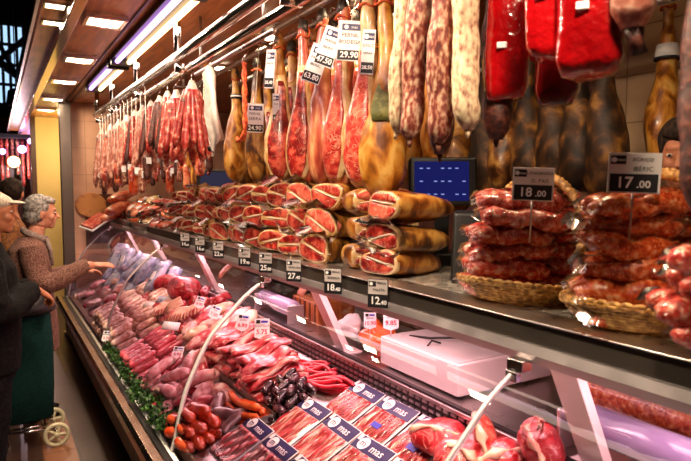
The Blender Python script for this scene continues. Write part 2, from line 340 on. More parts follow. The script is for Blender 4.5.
def spotl(name, loc, tgt, w, col, ang=100, blend=.6, size=.05):
    l = bpy.data.lights.new(name, 'SPOT'); l.energy = w; l.color = col; l.spot_size = radians(ang); l.spot_blend = blend; l.shadow_soft_size = size
    o = bpy.data.objects.new(name, l); COL.objects.link(o); o.location = loc
    o.rotation_euler = (V(tgt)-V(loc)).to_track_quat('-Z', 'Y').to_euler(); return o
# ------------------------------------------------------------------ the setting
Y0, Y1 = -.5, 7.12
b = MB().box((-4, -2, -.1), (3.0, 22, 0)); struct(b, 'floor', 'floor')
b = MB().box((.195, 1.0, 0), (.385, 4.6, .004)); struct(b, 'trim_1', 'terra')
b = MB().box((.44, -1, 2.60), (3.0, 7.3, 2.70)); b.box((.44, 7.3, 2.6), (.9, 12, 2.7)); struct(b, 'ceiling', 'ceilwood')
b = MB().box((.38, -1, 2.585), (.44, 12, 2.76)); struct(b, 'trim_2', 'chrome', bev=.004)                 # chrome edge of the soffit
b = MB().box((.755, -1, 2.592), (.775, 7.28, 2.604)); struct(b, 'trim_3', 'darkwood')
b = MB().box((.70, -1, 2.592), (.712, 7.28, 2.604)); struct(b, 'trim_4', 'darkwood')
b = MB().box((2.95, 2.1, 0), (3.05, 7.4, 2.6)); struct(b, 'wall_back', 'wallwood')
b = MB().box((2.95, -1, 0), (3.05, 2.1, 2.6)); struct(b, 'wall_right', 'tileb')
b = MB().box((.74, 7.28, 0), (3.0, 7.4, 2.6)); struct(b, 'wall_end', 'tile')
b = MB().box((2.5, 4.3, 0), (2.95, 4.75, 2.6)); struct(b, 'wall_pillar', 'tile')
b = MB().box((.47, 9.0, 0), (1.3, 9.1, 2.6)); struct(b, 'wall_passage', 'yellow')
b = MB().box((.44, 8.96, 0), (.50, 9.06, 2.6)); struct(b, 'trim_5', 'darkwood')
b = MB().box((.88, 7.255, .95), (1.30, 7.28, 1.58)); struct(b, 'trim_6', 'darkwood')                     # brown recess panel on the end wall
# chrome end post
t = thing('end_post', (.69, 7.19, 0), 'chrome square post at the far end of the counter', 'post')
MB().box((-.058, -.05, 0), (.058, .05, 2.6)).build('shaft', 'darksteel', t, False, bev=.006)
MB().box((-.075, -.065, 0), (.075, .065, .05)).build('foot', 'steel', t, False, bev=.004)
# dark market hall
b = MB().box((-4.1, -2, 0), (-4, 22, 7)); struct(b, 'wall_left', 'dark')
b = MB().box((-4, 21.9, 0), (3, 22, 7)); struct(b, 'wall_far', 'dark')
b = MB().box((.38, -1, 2.76), (.44, 12, 3.5)); struct(b, 'trim_7', 'darkwood')
b = MB().box((.235, -1, 2.66), (.38, 12, 2.70)); struct(b, 'ceiling_outer', 'ceilwood')
b = MB().box((-4, -2, 7), (3, 22, 7.1)); struct(b, 'ceiling_hall', 'dark')
# ---- skylight seen through the roof trusses
p0 = at(-14, 22, Y=15); p1 = at(26, 106, Y=15)
w = MB().box((p0.x, 15.0, p1.z), (p1.x, 15.03, p0.z)).build('window_1', 'sky', None, False); tag(w, kind='structure')
fr = MB()
for i in range(6):
    x = p0.x+(p1.x-p0.x)*i/5; fr.box((x-.03, 14.94, p1.z-.1), (x+.03, 14.99, p0.z+.1))
for i in range(5):
    z = p1.z+(p0.z-p1.z)*i/4; fr.box((p0.x-.1, 14.93, z-.03), (p1.x+.1, 14.99, z+.03))
fr.tube([(p0.x, 14.9, p1.z+.7), (p1.x, 14.9, p0.z-.3)], .06, 8); fr.tube([(p0.x, 14.9, p0.z), (p1.x, 14.9, p1.z+.3)], .05, 8)
fr.tube([(p0.x-.1, 14.9, p0.z-.6), (p1.x, 14.9, p0.z-1.2)], .09, 8); fr.build('window_frame', 'hallsteel', w, False)
# ---- curved fascia board of the stall
fb = MB(); prof = []
for i in range(15):
    a = i/14; prof.append((.245+.20*a**1.4, 2.64+.85*a))
vs = []; fs = []
for k, y in enumerate((3.2, 12)):
    for x, z in prof: vs.append((x, y, z))
n_ = len(prof)
for i in range(n_-1): fs.append((i, i+1, n_+i+1, n_+i))
fb.add(vs, fs); o = fb.build('trim_8', 'darkwood', None, True, solid=.03); tag(o, kind='structure')
fb = MB().box((.228, 3.2, 2.64), (.245, 12, 2.67)); o = fb.build('trim_9', 'steel', None, False); tag(o, kind='structure')

# ---- lamps of the soffit
def downlight(loc, label):
    t = thing('ceiling_downlight', loc, label, 'ceiling light', 'square downlights over the customers')
    f = MB()
    for a, c in (((-.11, -.11, -.03), (.11, -.085, .0)), ((-.11, .085, -.03), (.11, .11, .0)), ((-.11, -.085, -.03), (-.085, .085, .0)), ((.085, -.085, -.03), (.11, .085, .0))): f.box(a, c)
    f.build('frame', 'chrome', t, False, bev=.004)
    MB().box((-.085, -.085, -.018), (.085, .085, -.006)).build('diffuser', 'diff', t, False)
    return t
DLY = [.35, 1.35, 2.45, 3.6, 4.74, 5.76, 6.95, 7.94]  # nearest one is added out of view to brighten the red packs
proto = None
for i, y in enumerate(DLY):
    lab = 'bright square downlight in the wood soffit, '+nth(i)+' counting towards the far end post'
    loc = (.565, y, 2.599)
    if proto is None: proto = downlight(loc, lab)
    else: dup(proto, loc, (0, 0, 0), lab)
    area('downlight_lamp', (.565, y, 2.575), (0, radians(-6), 0), .16, .16, 36 if y < 2 else 24 if y < 3 else 15, (1, .80, .55))
# ---- twin tube fitting
def tube_light(y0, y1, label):
    t = thing('tube_light', (.82, (y0+y1)/2, 2.60), label, 'strip light', 'twin strip lights under the wood soffit')
    h = (y1-y0)/2
    MB().box((-.07, -h, -.035), (.07, h, 0)).build('housing', 'black', t, False, bev=.004)
    MB().cyl((-.035, -h+.05, -.052), (-.035, h-.05, -.052), .016).build('violet_tube', 'tubepink', t)
    MB().cyl((.045, -h+.05, -.052), (.045, h-.05, -.052), .016).build('warm_tube', 'tubewarm', t)
    for s in (-1, 1): MB().box((-.075, s*(h-.03)-.025, -.075), (.075, s*(h-.03)+.025, -.035)).build('end_socket', 'black', t, False, bev=.004)
tube_light(4.65, 5.9, 'twin strip light with violet and warm tubes nearest the pink tiled end wall')
tube_light(2.75, 4.55, 'longer twin strip light with violet and warm tubes')
tube_light(.9, 2.65, 'added twin strip light out of view above the chorizo baskets')  # invented strip beyond the two visible ones, lights the near end
# ---- round recessed lamps over the hams
def round_lamp(loc, label):
    t = thing('round_spotlight', loc, label, 'ceiling light', 'round lamps over the hams')
    MB().tube([(0, 0, 0), (0, 0, -.012)], [.085, .075], 24).build('rim', 'chrome', t)
    MB().blob((0, 0, -.012), (.062, .062, .014), 20, 8).build('bulb', 'spot', t)
    return t
q = None
for i, (x, y, lb) in enumerate([(1.50, 3.48, 'round glowing lamp in the ceiling beside the ham hoof above the square white tag'), (1.58, 4.56, 'round glowing lamp in the ceiling behind the white cloth bag'), (1.5, 2.3, 'round glowing lamp above the large golden ham'), (1.5, 1.2, 'round glowing lamp above the red vacuum packs')]):
    if q is None: q = round_lamp((x, y, 2.60), lb)
    else: dup(q, (x, y, 2.60), (0, 0, 0), lb)
    spotl('ham_lamp', (x-.05, y, 2.56), (x-.1, y, 1.3), 21 if y > 2 else 22, (1, .74, .44), 150, .8, .06)

# ------------------------------------------------------------------ the counter
PROF = [(.642, .452), (.664, .52), (.681, .605), (.717, .733), (.768, .846), (.806, .92), (.849, .984), (.934, 1.069), (1.022, 1.152), (1.135, 1.224)]
def spl(pts, k):
    """Catmull-Rom through pts"""
    out = []; P = [V(p) for p in pts]
    for i in range(len(P)-1):
        a = P[max(i-1, 0)]; b_ = P[i]; c = P[i+1]; d = P[min(i+2, len(P)-1)]
        for j in range(k):
            t_ = j/k; out.append(.5*((2*b_)+(c-a)*t_+(2*a-5*b_+4*c-d)*t_*t_+(3*b_-a-3*c+d)*t_**3))
    out.append(P[-1]); return out
prof = [(p.x, p.y) for p in spl([(x, z, 0) for x, z in PROF], 4)]
ct = thing('display_counter', (.6, 3.2, 0), 'long refrigerated butcher counter with curved glass front and stone top', 'counter')
def cpart(mb, name, m, smooth=False, **k):
    o = mb.build(name, m, ct, smooth, **k)
    for v in o.data.vertices: v.co -= V((.6, 3.2, 0))
    return o
cpart(MB().box((.63, Y0, .06), (.66, Y1, .45)), 'kick_panel', 'kick', bev=.003)
cpart(MB().box((.66, Y0, 0), (.70, Y1, .06)), 'plinth', 'darkband')
pf = [(.53, .405), (.53, .455), (.545, .475), (.585, .478), (.60, .465), (.60, .405)]
cpart(MB().loft([[(x, y, z) for x, z in pf] for y in (Y0, Y1)]), 'bumper_rail', 'bumper', bev=.004)
cpart(MB().box((.60, Y0, .405), (.655, Y1, .452)), 'front_gasket', 'darkband')
cpart(MB().loft([[(x, y, z) for x, z in [(.648, .44), (.63, .462), (.655, .468), (.70, .498), (.70, .44)]] for y in (Y0, Y1)]), 'deck_rim', 'steel')
cpart(MB().loft([[(x, y, z) for x, z in [(.66, dkz(.66)-.004), (1.335, dkz(1.335)-.004), (1.335, dkz(1.335)-.03), (.66, dkz(.66)-.03)]] for y in (Y0, Y1)]), 'deck', 'steel')
cpart(MB().box((1.335, Y0, .78), (1.355, Y1, .90)), 'back_panel', 'darkband')
g = MB()
for i in range(0, 190):
    y = Y0+i*.04
    for k in range(3): g.box((1.329, y, .815+k*.024), (1.336, y+.026, .825+k*.024))
gr_ = cpart(g, 'air_grille', 'alu'); 
cpart(MB().box((1.325, Y0, .877), (1.37, Y1, .893)), 'ledge_lip', 'steel', bev=.003)
cpart(MB().box((1.34, Y0, .868), (1.93, Y1, .888)), 'work_ledge', 'steel', bev=.003)
cpart(MB().box((1.38, Y0, .1), (1.90, Y1, .868)), 'cabinet', 'laminate')
cpart(MB().box((1.145, Y0, 1.285), (1.93, Y1, 1.32)), 'stone_top', mat('grey_stone', [(.3, '6d665f'), (.5, '8c847b'), (.7, 'a89f95')], 30, .18, 0, .5, vary=0), bev=.006)
cpart(MB().box((1.135, Y0, 1.262), (1.165, Y1, 1.318)), 'dark_price_rail', 'bandpaint', bev=.004)
cpart(MB().box((1.127, Y0, 1.318), (1.24, Y1, 1.3225)), 'top_edge', 'steel', bev=.002)
cpart(MB().loft([[(x, y, z) for x, z in [(1.128, 1.262), (1.120, 1.240), (1.128, 1.217), (1.20, 1.217), (1.20, 1.262)]] for y in (Y0, Y1)]), 'glass_rail', 'alu')
cpart(MB().box((1.21, Y0, 1.235), (1.93, Y1, 1.284)), 'lamp_canopy', 'alu', bev=.003)
# uprights that lean back from the top rail to the ledge
for y in (-.35, .99, 2.36, 4.2, 5.6, 6.9):
    p = MB(); w = .042
    p.loft([[(x0, y-w, z), (x0, y+w, z), (x0+.035, y+w, z), (x0+.035, y-w, z)] for x0, z in ((1.205, 1.24), (1.375, .885))])
    p.box((1.335, y-.075, .885), (1.45, y+.075, .894)); cpart(p, 'upright', 'cream', bev=.003)
# case lamps: fittings under the canopy
for (a, c) in ((-.3, .9), (1.1, 2.25), (2.5, 3.75), (4.0, 5.2), (5.4, 6.8)):
    h = cpart(MB().box((1.225, a, 1.214), (1.275, c, 1.236)), 'lamp_fitting', 'white', bev=.003)
    o = MB().cyl((1.25, a+.03, 1.205), (1.25, c-.03, 1.205), .011).build('case_tube', 'casetube', h)
    for v in o.data.vertices: v.co -= V((.6, 3.2, 0))
    area('case_lamp', (1.27, (a+c)/2, 1.20), (0, radians(16), 0), .20, c-a, 8*(c-a), (1, .56, .60))
    area('ledge_fill', (1.45, (a+c)/2, 1.228), (0, 0, 0), .3, c-a, 1.3*(c-a), (1, .70, .68))  # added fill to brighten the work ledge, has no fitting
# curved panes, each with its chrome joint
SEAM = [-.45, 1.02, 2.63, 4.61, 7.05]
for i in range(4):
    a, c = SEAM[i]+.004, SEAM[i+1]-.004
    m_ = MB(); n_ = len(prof)
    vs = [(x, y, z) for y in (a, c) for x, z in prof]
    m_.add(vs, [(k, k+1, n_+k+1, n_+k) for k in range(n_-1)])
    cpart(m_, 'curved_pane', 'glass', True)
for k, s in enumerate(SEAM[1:]):
    w = .010 if k != 0 else .005
    j = MB(); rings = []
    for i, (x, z) in enumerate(prof):
        rings.append([(x-.006, s-w, z), (x-.006, s+w, z), (x+.008, s+w, z-.004), (x+.008, s-w, z-.004)])
    j.loft(rings); o = cpart(j, 'pane_joint', 'white' if k == 1 else 'alu', True)
    c_ = MB().box((1.090, s-.025, 1.196), (1.13, s+.025, 1.226)).box((1.078, s-.018, 1.172), (1.10, s+.018, 1.200)); cpart(c_, 'pane_clamp', 'chrome', bev=.004)
m_ = MB(); vs = [(x, 7.09, z) for x, z in prof]+[(1.2, 7.09, 1.2), (1.33, 7.09, .82), (.66, 7.09, .48)]
m_.add(vs, [tuple(range(len(vs)))]); cpart(m_, 'end_pane', 'endglass', False)
# steel dividers between the front and back trays, and cross dividers
def divider(pts):
    d = MB(); d.tube([(x, y, dkz(x)+h) for x, y, h in pts], [(.004, .022)]*len(pts), 4, up=(0, 0, 1), twist=pi/4); cpart(d, 'tray_divider', 'steel')
divider([(.99, 6.9, .03), (.985, 3.1, .03), (.995, 2.26, .03)])
divider([(.665, 2.53, .012), (.80, 2.43, .02), (.99, 2.27, .03)])
divider([(.68, 3.75, .012), (.985, 3.60, .02)])

# ---- front hanging rail
rl = thing('hanging_rail', (.9, 3, 2.6), 'polished double steel rail above the counter that carries the sausages', 'rail')
def rpart(mb, name, m, smooth=True, p=rl, o0=(.9, 3, 2.6)):
    o = mb.build(name, m, p, smooth)
    for v in o.data.vertices: v.co -= V(o0)
    return o
rpart(MB().cyl((.885, -.6, 2.365), (.885, 6.3, 2.365), .026, 16), 'tube', 'chrome')
rpart(MB().cyl((.935, -.6, 2.30), (.935, 6.3, 2.30), .02, 16), 'tube', 'chrome')
for y in (.4, 1.9, 3.28, 4.35, 5.35, 6.2):
    rpart(MB().cyl((.885, y, 2.37), (.885, y, 2.6), .019).box((.87, y-.012, 2.28), (.95, y+.012, 2.325)), 'rod', 'chrome')
rl2 = thing('hanging_rail', (1.4, 3, 2.6), 'steel rail under the ceiling that carries the hams behind the stacked shelf', 'rail')
for x in (1.33, 1.46): rpart(MB().cyl((x, -.4, 2.50), (x, 7.15 if x > 1.4 else 4.4, 2.50), .016), 'tube', 'steel', True, rl2, (1.4, 3, 2.6))
for y in (.3, 1.7, 3.3, 5.0): rpart(MB().cyl((1.395, y, 2.5), (1.395, y, 2.6), .012).box((1.32, y-.008, 2.488), (1.47, y+.008, 2.50)), 'rod', 'steel', True, rl2, (1.4, 3, 2.6))
rl3 = thing('hanging_rail', (2.2, 2, 2.6), 'dark steel rail near the back wall that carries black hams', 'rail')
rpart(MB().cyl((2.2, .6, 2.36), (2.2, 4.2, 2.36), .02), 'tube', 'steel', True, rl3, (2.2, 2, 2.6))
for y in (.8, 2.2, 4.0): rpart(MB().cyl((2.2, y, 2.36), (2.2, y, 2.6), .012), 'rod', 'steel', True, rl3, (2.2, 2, 2.6))
# ------------------------------------------------------------------ meat shapes
def arc_path(L, bend, n=12, sag=0):
    """a path of length L along X, bent sideways in XY"""
    out = []
    for i in range(n+1):
        s = i/n-.5; out.append((L*s, bend*(1-4*s*s)-bend*.5, sag*(1-4*s*s)))
    return out
def sausage(L, r, bend=0, n=10, wob=.04, sag=0, k=14):
    m = MB(); P = arc_path(L, bend, k, sag); rr = []
    for i in range(k+1):
        s = i/k; e = min(s, 1-s)*L/(r*1.3)
        rr.append(r*(sqrt(max(0, 1-(1-min(1, e))**2))*.94+.06)*(1+wob*sin(i*2.1)))
    return m.tube(P, rr, n)
def slope_rot(yaw=0, tilt=DA): return Euler((0, -tilt, yaw)) if not yaw else (Matrix.Rotation(-tilt, 4, 'Y') @ Matrix.Rotation(yaw, 4, 'Z')).to_euler()
def on_deck(x, y, h=0): return V((x, y, dkz(x)+h/cos(DA)))
def simple(name, mb, m, label, cat, loc, rot=(0, 0, 0), group=None, **k):
    o = mb.build(name, m, None, True, **k); o.location = loc; o.rotation_euler = rot; return tag(o, label, cat, group)
def protos(name, cat, group, builders):
    """single-mesh prototypes; placed by Kind"""
    out = []
    for f in builders:
        o = f(); o.name = name; tag(o, 'x', cat, group); out.append(Kind(o))
    return out
def sp(name, L, r, bend, m, **k):
    return lambda: sausage(L, r, bend, **{a: b for a, b in k.items() if a in ('n', 'wob', 'sag', 'k')}).build(name, m, None, True, rough=k.get('rough', .0015), nsc=30)
def ring_sup(x, ry, rz, n=24, e=.75, ph=0, am=.05, zc=0):
    out = []
    for j in range(n):
        a = 2*pi*j/n; c, s = cos(a), sin(a); k = 1+am*sin(2*a+ph)+am*.6*sin(3*a+1.7*ph)
        out.append((x, ry*k*(abs(c)**e)*(1 if c >= 0 else -1), zc+rz*k*(abs(s)**e)*(1 if s >= 0 else -1)))
    return out
JIT = lambda a: R.uniform(-a, a)

# ---- orange sausages, front tray next to the packs
K = protos('fresh_sausage', 'sausage', 'fat orange sausages in the front tray', [sp('fresh_sausage', .125, .023, .012, 'sauso'), sp('fresh_sausage', .14, .024, -.016, 'sauso'), sp('fresh_sausage', .115, .022, .006, 'sauso')])
i = 0
for layer, xs, ys in ((0, [.685, .725, .765, .805], [2.53, 2.66, 2.80]), (1, [.695, .74, .785], [2.57, 2.71]), (2, [.72, .765], [2.63])):
    for y in ys:
        for x in xs:
            if layer == 0 and y > 2.7 and x > .78: continue
            K[i % 3].put(on_deck(x+JIT(.006), y-(x-.68)*.5+JIT(.012), .022+layer*.038), slope_rot(pi/2+.25+JIT(.18)), 'fat orange sausage, '+['lowest', 'middle', 'top'][layer]+' layer of the front tray, '+nth(i)+' from the bacon packs', scale=(1.28, 1.15, 1.15)); i += 1
# ---- long orange sausages
K = protos('long_sausage', 'sausage', 'long thin orange sausages', [sp('long_sausage', .30, .0135, .02, 'saust'), sp('long_sausage', .27, .013, -.015, 'saust')])
for i, (x, y, h) in enumerate([(.892, 2.47, .018), (.915, 2.46, .018), (.94, 2.44, .018), (.966, 2.43, .018), (.905, 2.45, .046), (.95, 2.44, .046), (.928, 2.47, .07)]):
    K[i % 2].put(on_deck(x, y, h), slope_rot(pi/2+.12+JIT(.08)), 'long thin orange sausage beside the steel divider, '+nth(i)+' from the grey offal', scale=(1, 1.25, 1.25))
# ---- grey-purple offal
def offal():
    m = MB(); P = [(-.075, 0, 0), (-.04, .012, .004), (0, .0, .008), (.04, -.012, .004), (.08, .006, 0)]
    m.tube(P, [(.012, .01), (.026, .02), (.03, .022), (.024, .018), (.009, .008)], 12); return m.build('offal_piece', 'offal', None, True, rough=.006, nsc=30, sub=1)
K = protos('offal_piece', 'offal', 'grey purple offal', [offal, offal, offal])
for i, (x, y, h, yw) in enumerate([(.82, 2.62, .03, 1.9), (.85, 2.55, .03, 1.4), (.87, 2.48, .03, .9), (.835, 2.50, .06, 2.3), (.86, 2.60, .065, 1.2), (.88, 2.42, .04, .5)]):
    K[i % 3].put(on_deck(x, y, h), slope_rot(yw), 'shiny grey purple offal piece beside the fat orange sausages, '+nth(i)+' from the steel joint', scale=1.25)
# ---- pork cuts and trotters in the front tray
def lump(rx, ry, rz, m, name, rough=.022, nsc=20):
    def f():
        return MB().blob((0, 0, 0), (rx, ry, rz), 20, 14).build(name, m, None, True, rough=rough, nsc=nsc)
    return f
def trotter():
    m = MB(); m.tube([(-.09, 0, 0), (-.05, 0, .004), (0, .004, .006), (.045, .004, .004), (.075, .002, 0), (.09, 0, 0)], [(.02, .018), (.034, .03), (.032, .03), (.026, .024), (.03, .024), (.016, .012)], 14)
    for s in (-1, 1): m.tube([(.07, s*.013, 0), (.105, s*.018, -.004), (.125, s*.016, -.008)], [.015, .013, .005], 8)
    return m.build('pork_trotter', 'pork', None, True, rough=.004, nsc=25)
K = protos('pork_cut', 'pork', 'pale pork cuts in the front tray', [lump(.07, .05, .035, 'pork', 'pork_cut'), lump(.085, .045, .03, 'porkred', 'pork_cut'), lump(.06, .055, .04, 'pork', 'pork_cut')])
spots = [(.70, 2.95), (.70, 3.08), (.71, 3.22), (.71, 3.36), (.77, 2.90), (.78, 3.02), (.78, 3.16), (.79, 3.30), (.79, 3.42), (.85, 2.84), (.86, 2.98), (.86, 3.12), (.87, 3.27), (.87, 3.40), (.93, 2.80), (.94, 2.95), (.94, 3.12), (.94, 3.3), (.93, 2.68), (.82, 2.78)]
for i, (x, y) in enumerate(spots):
    K[i % 3].put(on_deck(x+JIT(.008), y+JIT(.015), .03+(i % 2)*.012), slope_rot(R.uniform(0, 6)), 'pale pink pork cut in the front tray, '+nth(i)+' going up from the parsley', scale=R.uniform(.8, 1.1))
K = protos('pork_trotter', 'pork trotter', 'pork trotters', [trotter])
for i, (x, y, yw) in enumerate([(.72, 3.02, 1.8), (.80, 3.12, 2.4), (.86, 2.92, 2.7), (.77, 3.34, .3), (.90, 3.2, 1.0)]):
    K[0].put(on_deck(x, y, .085), slope_rot(yw), 'pale pork trotter lying on the pork cuts, '+nth(i)+' from the parsley')
# ---- pink sausages
K = protos('pink_sausage', 'sausage', 'pink sausages in rows', [sp('pink_sausage', .165, .0165, .012, 'sausr'), sp('pink_sausage', .18, .0165, -.012, 'sausr'), sp('pink_sausage', .15, .017, .02, 'sausr')])
i = 0
for layer in (0, 1, 2):
    for c, x in enumerate((.735, .90)):
        for r_ in range(11-layer*2):
            y = 3.56+layer*.05+r_*.052
            if c == 1: y += .05
            K[i % 3].put(on_deck(x+JIT(.012), y+JIT(.008), .018+layer*.03), slope_rot(JIT(.2)), 'pink raw sausage, '+['lowest', 'middle', 'top'][layer]+' layer of the '+['outer', 'inner'][c]+' row, '+nth(r_)+' from the pork cuts'); i += 1
# ---- pale sausages
K = protos('pale_sausage', 'sausage', 'pale sausages in stacked rows', [sp('pale_sausage', .17, .025, .012, 'sausp'), sp('pale_sausage', .18, .026, -.016, 'sausp'), sp('pale_sausage', .16, .024, .008, 'sausp')])
i = 0
for layer in (0, 1, 2):
    for c, x in enumerate((.745, .92, 1.09)):
        for r_ in range(12-layer):
            y = 4.25+layer*.05+r_*.095+c*.03
            K[i % 3].put(on_deck(x+JIT(.014), y+JIT(.014), .026+layer*.042), slope_rot(JIT(.22)), 'pale pink fat sausage, '+['lowest', 'middle', 'top'][layer]+' layer, '+['outer', 'middle', 'inner'][c]+' row, '+nth(r_)+' from the pink sausages'); i += 1
# ---- further sausages and chops towards the far end
K = protos('pork_chop', 'pork', 'pork pieces at the far end', [lump(.08, .06, .03, 'pork', 'pork_chop'), lump(.07, .07, .035, 'sausp', 'pork_chop'), lump(.09, .05, .03, 'porkred', 'pork_chop')])
i = 0
for x in (.75, .88, 1.01, 1.14):
    for y in (5.55, 5.75, 5.95, 6.2, 6.5):
        K[(i*7) % 3].put(on_deck(x+JIT(.02), y+JIT(.04), .035+.03*(i % 2)), slope_rot(R.uniform(0, 6)), 'small raw pork piece near the far end of the case, '+nth(i)+' of its spread', scale=R.uniform(.8, 1.15)); i += 1
# ---- parsley garland: one bunch after the other
def parsley():
    m = MB(); S = random.Random(3)
    for a in range(46):
        an = S.uniform(0, 6.28); el = S.uniform(.2, 1.4); l = S.uniform(.03, .075)
        d = V((cos(an)*cos(el), sin(an)*cos(el), sin(el))); tip = d*l
        m.tube([(0, 0, 0), tuple(tip)], [.0014, .001], 4)
        for q in range(5):
            c = tip+V((S.uniform(-.012, .012), S.uniform(-.012, .012), S.uniform(-.008, .012)))
            n1 = V((S.uniform(-1, 1), S.uniform(-1, 1), S.uniform(-.3, 1))).normalized(); t1 = n1.orthogonal().normalized(); t2 = n1.cross(t1)
            ring = []
            for k in range(9):
                rr = .011*(1 if k % 2 == 0 else .5); ring.append(tuple(c+(t1*cos(k*6.283/9)+t2*sin(k*6.283/9))*rr+n1*.002*(k % 2)))
            m.add(ring+[tuple(c+n1*.003)], [(k, (k+1) % 9, 9) for k in range(9)])
    return m.build('parsley_bunch', 'parsley', None, False)
K = protos('parsley_bunch', 'parsley', 'parsley along the front rim', [parsley])
for i in range(13):
    y = 2.80+i*.135
    K[0].put(on_deck(.675+JIT(.006), y+JIT(.02), .0), (JIT(.3), JIT(.3), R.uniform(0, 6)), 'dark green parsley bunch on the front rim, '+nth(i)+' from the fat orange sausages', scale=R.uniform(.85, 1.15))
# ---- back trays: bacon slabs
def slab(seed):
    def f():
        S = random.Random(seed); m = MB(); n = 14; L = .27; rings = []
        ph = S.uniform(0, 6)
        for k in range(n+1):
            s = k/n; x = (s-.5)*L; w = .055*(1+.25*sin(s*5+ph))*(1 if .05 < s < .95 else .8); z = .010*sin(s*9+ph); y0 = .012*sin(s*4+ph)
            rings.append([(x, y0+w*cos(2*pi*j/16), z+.013*(abs(sin(2*pi*j/16))**.6)*(1 if sin(2*pi*j/16) > 0 else -1)+.004*sin(j*1.7+k)) for j in range(16)])
        o = m.loft(rings, 0).build('pork_belly_slice', ['porkred', 'bacon', 'beef'][seed % 3], None, True, rough=.008, nsc=18)
        return o
    return f
K = protos('pork_belly_slice', 'pork belly', 'pork belly slices piled in the back tray', [slab(0), slab(1), slab(2), slab(3), slab(4)])
i = 0
for lay in range(6):
    for y in (2.46, 2.58, 2.70, 2.83, 2.96, 3.09):
        if lay > 2+abs(3-i % 6) % 3+1: pass
        x = 1.14-.01*lay+JIT(.03)
        K[(i*3+lay) % 5].put(on_deck(x, y+lay*.016+JIT(.02), .016+lay*.024), slope_rot(JIT(.3), DA*(1-.05*lay)), 'thick red slice of pork belly, '+nth(lay)+' layer of the pile, '+nth(i % 6)+' from the black puddings', scale=R.uniform(.92, 1.08)); i += 1
K = protos('pork_fillet', 'pork', 'pork fillets behind the price tags', [lump(.10, .05, .035, 'pork', 'pork_fillet', .01), lump(.11, .045, .035, 'porkred', 'pork_fillet', .012), lump(.09, .055, .04, 'fatpink', 'pork_fillet', .012)])
i = 0
for x in (1.03, 1.14, 1.25):
    for y in (3.26, 3.40, 3.55, 3.7):
        for lay in (0, 1):
            K[(i*5+lay) % 3].put(on_deck(x+JIT(.015), y+JIT(.02), .035+.055*lay), slope_rot(JIT(.7)+.3), 'smooth pink pork fillet, '+['lower', 'upper'][lay]+' one of the heap, '+nth(i//2)+' from the belly slices', scale=R.uniform(.85, 1.1)); i += 1
K = protos('beef_cut', 'beef', 'red beef cuts in the back tray', [lump(.075, .055, .045, 'beef', 'beef_cut', .016), lump(.085, .05, .04, 'porkred', 'beef_cut', .016), lump(.06, .06, .05, 'beef', 'beef_cut', .014)])
i = 0
for x in (1.03, 1.13, 1.23, 1.31):
    for y in (3.88, 4.05, 4.25, 4.45, 4.65, 4.9, 5.15):
        K[(i*5) % 3].put(on_deck(x+JIT(.02), y+JIT(.03), .045+.035*(i % 2)), slope_rot(R.uniform(0, 6)), 'dark red raw beef cut, '+nth(i)+' of the heap beyond the pork fillets', scale=R.uniform(.8, 1.15)); i += 1
def rib(seed):
    def f():
        t = thing('rib_rack', (0, 0, 0), 'x', 'ribs', 'rib racks'); S = random.Random(seed)
        MB().blob((0, 0, 0), (.05, .10, .018), 18, 10).build('meat', 'porkred', t, True, rough=.008, nsc=20)
        for k in range(6):
            y = -.08+k*.032; MB().tube([(-.055, y, .006), (0, y+.004, .02), (.06, y, .012), (.085, y, .004)], [.006, .007, .007, .005], 8).build('rib_bone', 'fatpink', t)
        return t
    return f
KR = Kind(rib(1)())
for i, (x, y, h, yw) in enumerate([(1.03, 3.98, .11, .3), (1.10, 3.82, .13, .7), (1.05, 4.15, .12, -.2), (1.0, 4.32, .10, .5)]):
    KR.put(on_deck(x, y, h), slope_rot(yw, DA+.25), 'rib rack with pale bones lying on the beef, '+nth(i)+' from the pork fillets')
m_ = MB().blob((0, 0, 0), (.12, .16, .10), 24, 16); simple('beef_roast', m_, 'beef', 'large red block of raw beef against the back of the case', 'beef', V((1.20, 4.42, .89)), (0, -.2, .2), rough=.03, nsc=8)
m_ = MB().blob((0, 0, 0), (.10, .14, .08), 24, 16); simple('beef_roast', m_, 'beef', 'second red block of raw beef behind the larger one', 'beef', V((1.20, 4.85, .87)), (0, -.2, .6), rough=.028, nsc=8)
# ---- black puddings and thin red chorizo
K = protos('black_pudding', 'black pudding', 'black puddings in the back tray', [sp('black_pudding', .085, .0185, .006, 'morc'), sp('black_pudding', .07, .02, -.006, 'morc')])
i = 0
for lay in (0, 1, 2):
    for x in (1.01, 1.055, 1.10, 1.145):
        for y in (2.23, 2.30, 2.37, 2.44):
            if lay == 2 and (x > 1.12 or y > 2.4): continue
            K[i % 2].put(on_deck(x+.012*lay+JIT(.01), y+JIT(.012)+.02*lay, .02+lay*.032), slope_rot(R.uniform(-.8, .8)+.9), 'small black pudding, '+['lowest', 'middle', 'top'][lay]+' layer of the heap, '+nth(i % 16)+' from the divider'); i += 1
K = protos('thin_chorizo', 'sausage', 'thin red chorizo sausages', [sp('thin_chorizo', .24, .0105, .03, 'thinred'), sp('thin_chorizo', .22, .010, -.03, 'thinred')])
for i in range(26):
    K[i % 2].put(on_deck(1.245+JIT(.035), 2.20+(i % 13)*.034, .012+(i//13)*.02), slope_rot(pi/2+.5+JIT(.35)), 'thin bright red chorizo, '+nth(i % 13)+' along, '+['lower', 'upper'][i//13]+' layer, behind the black puddings')
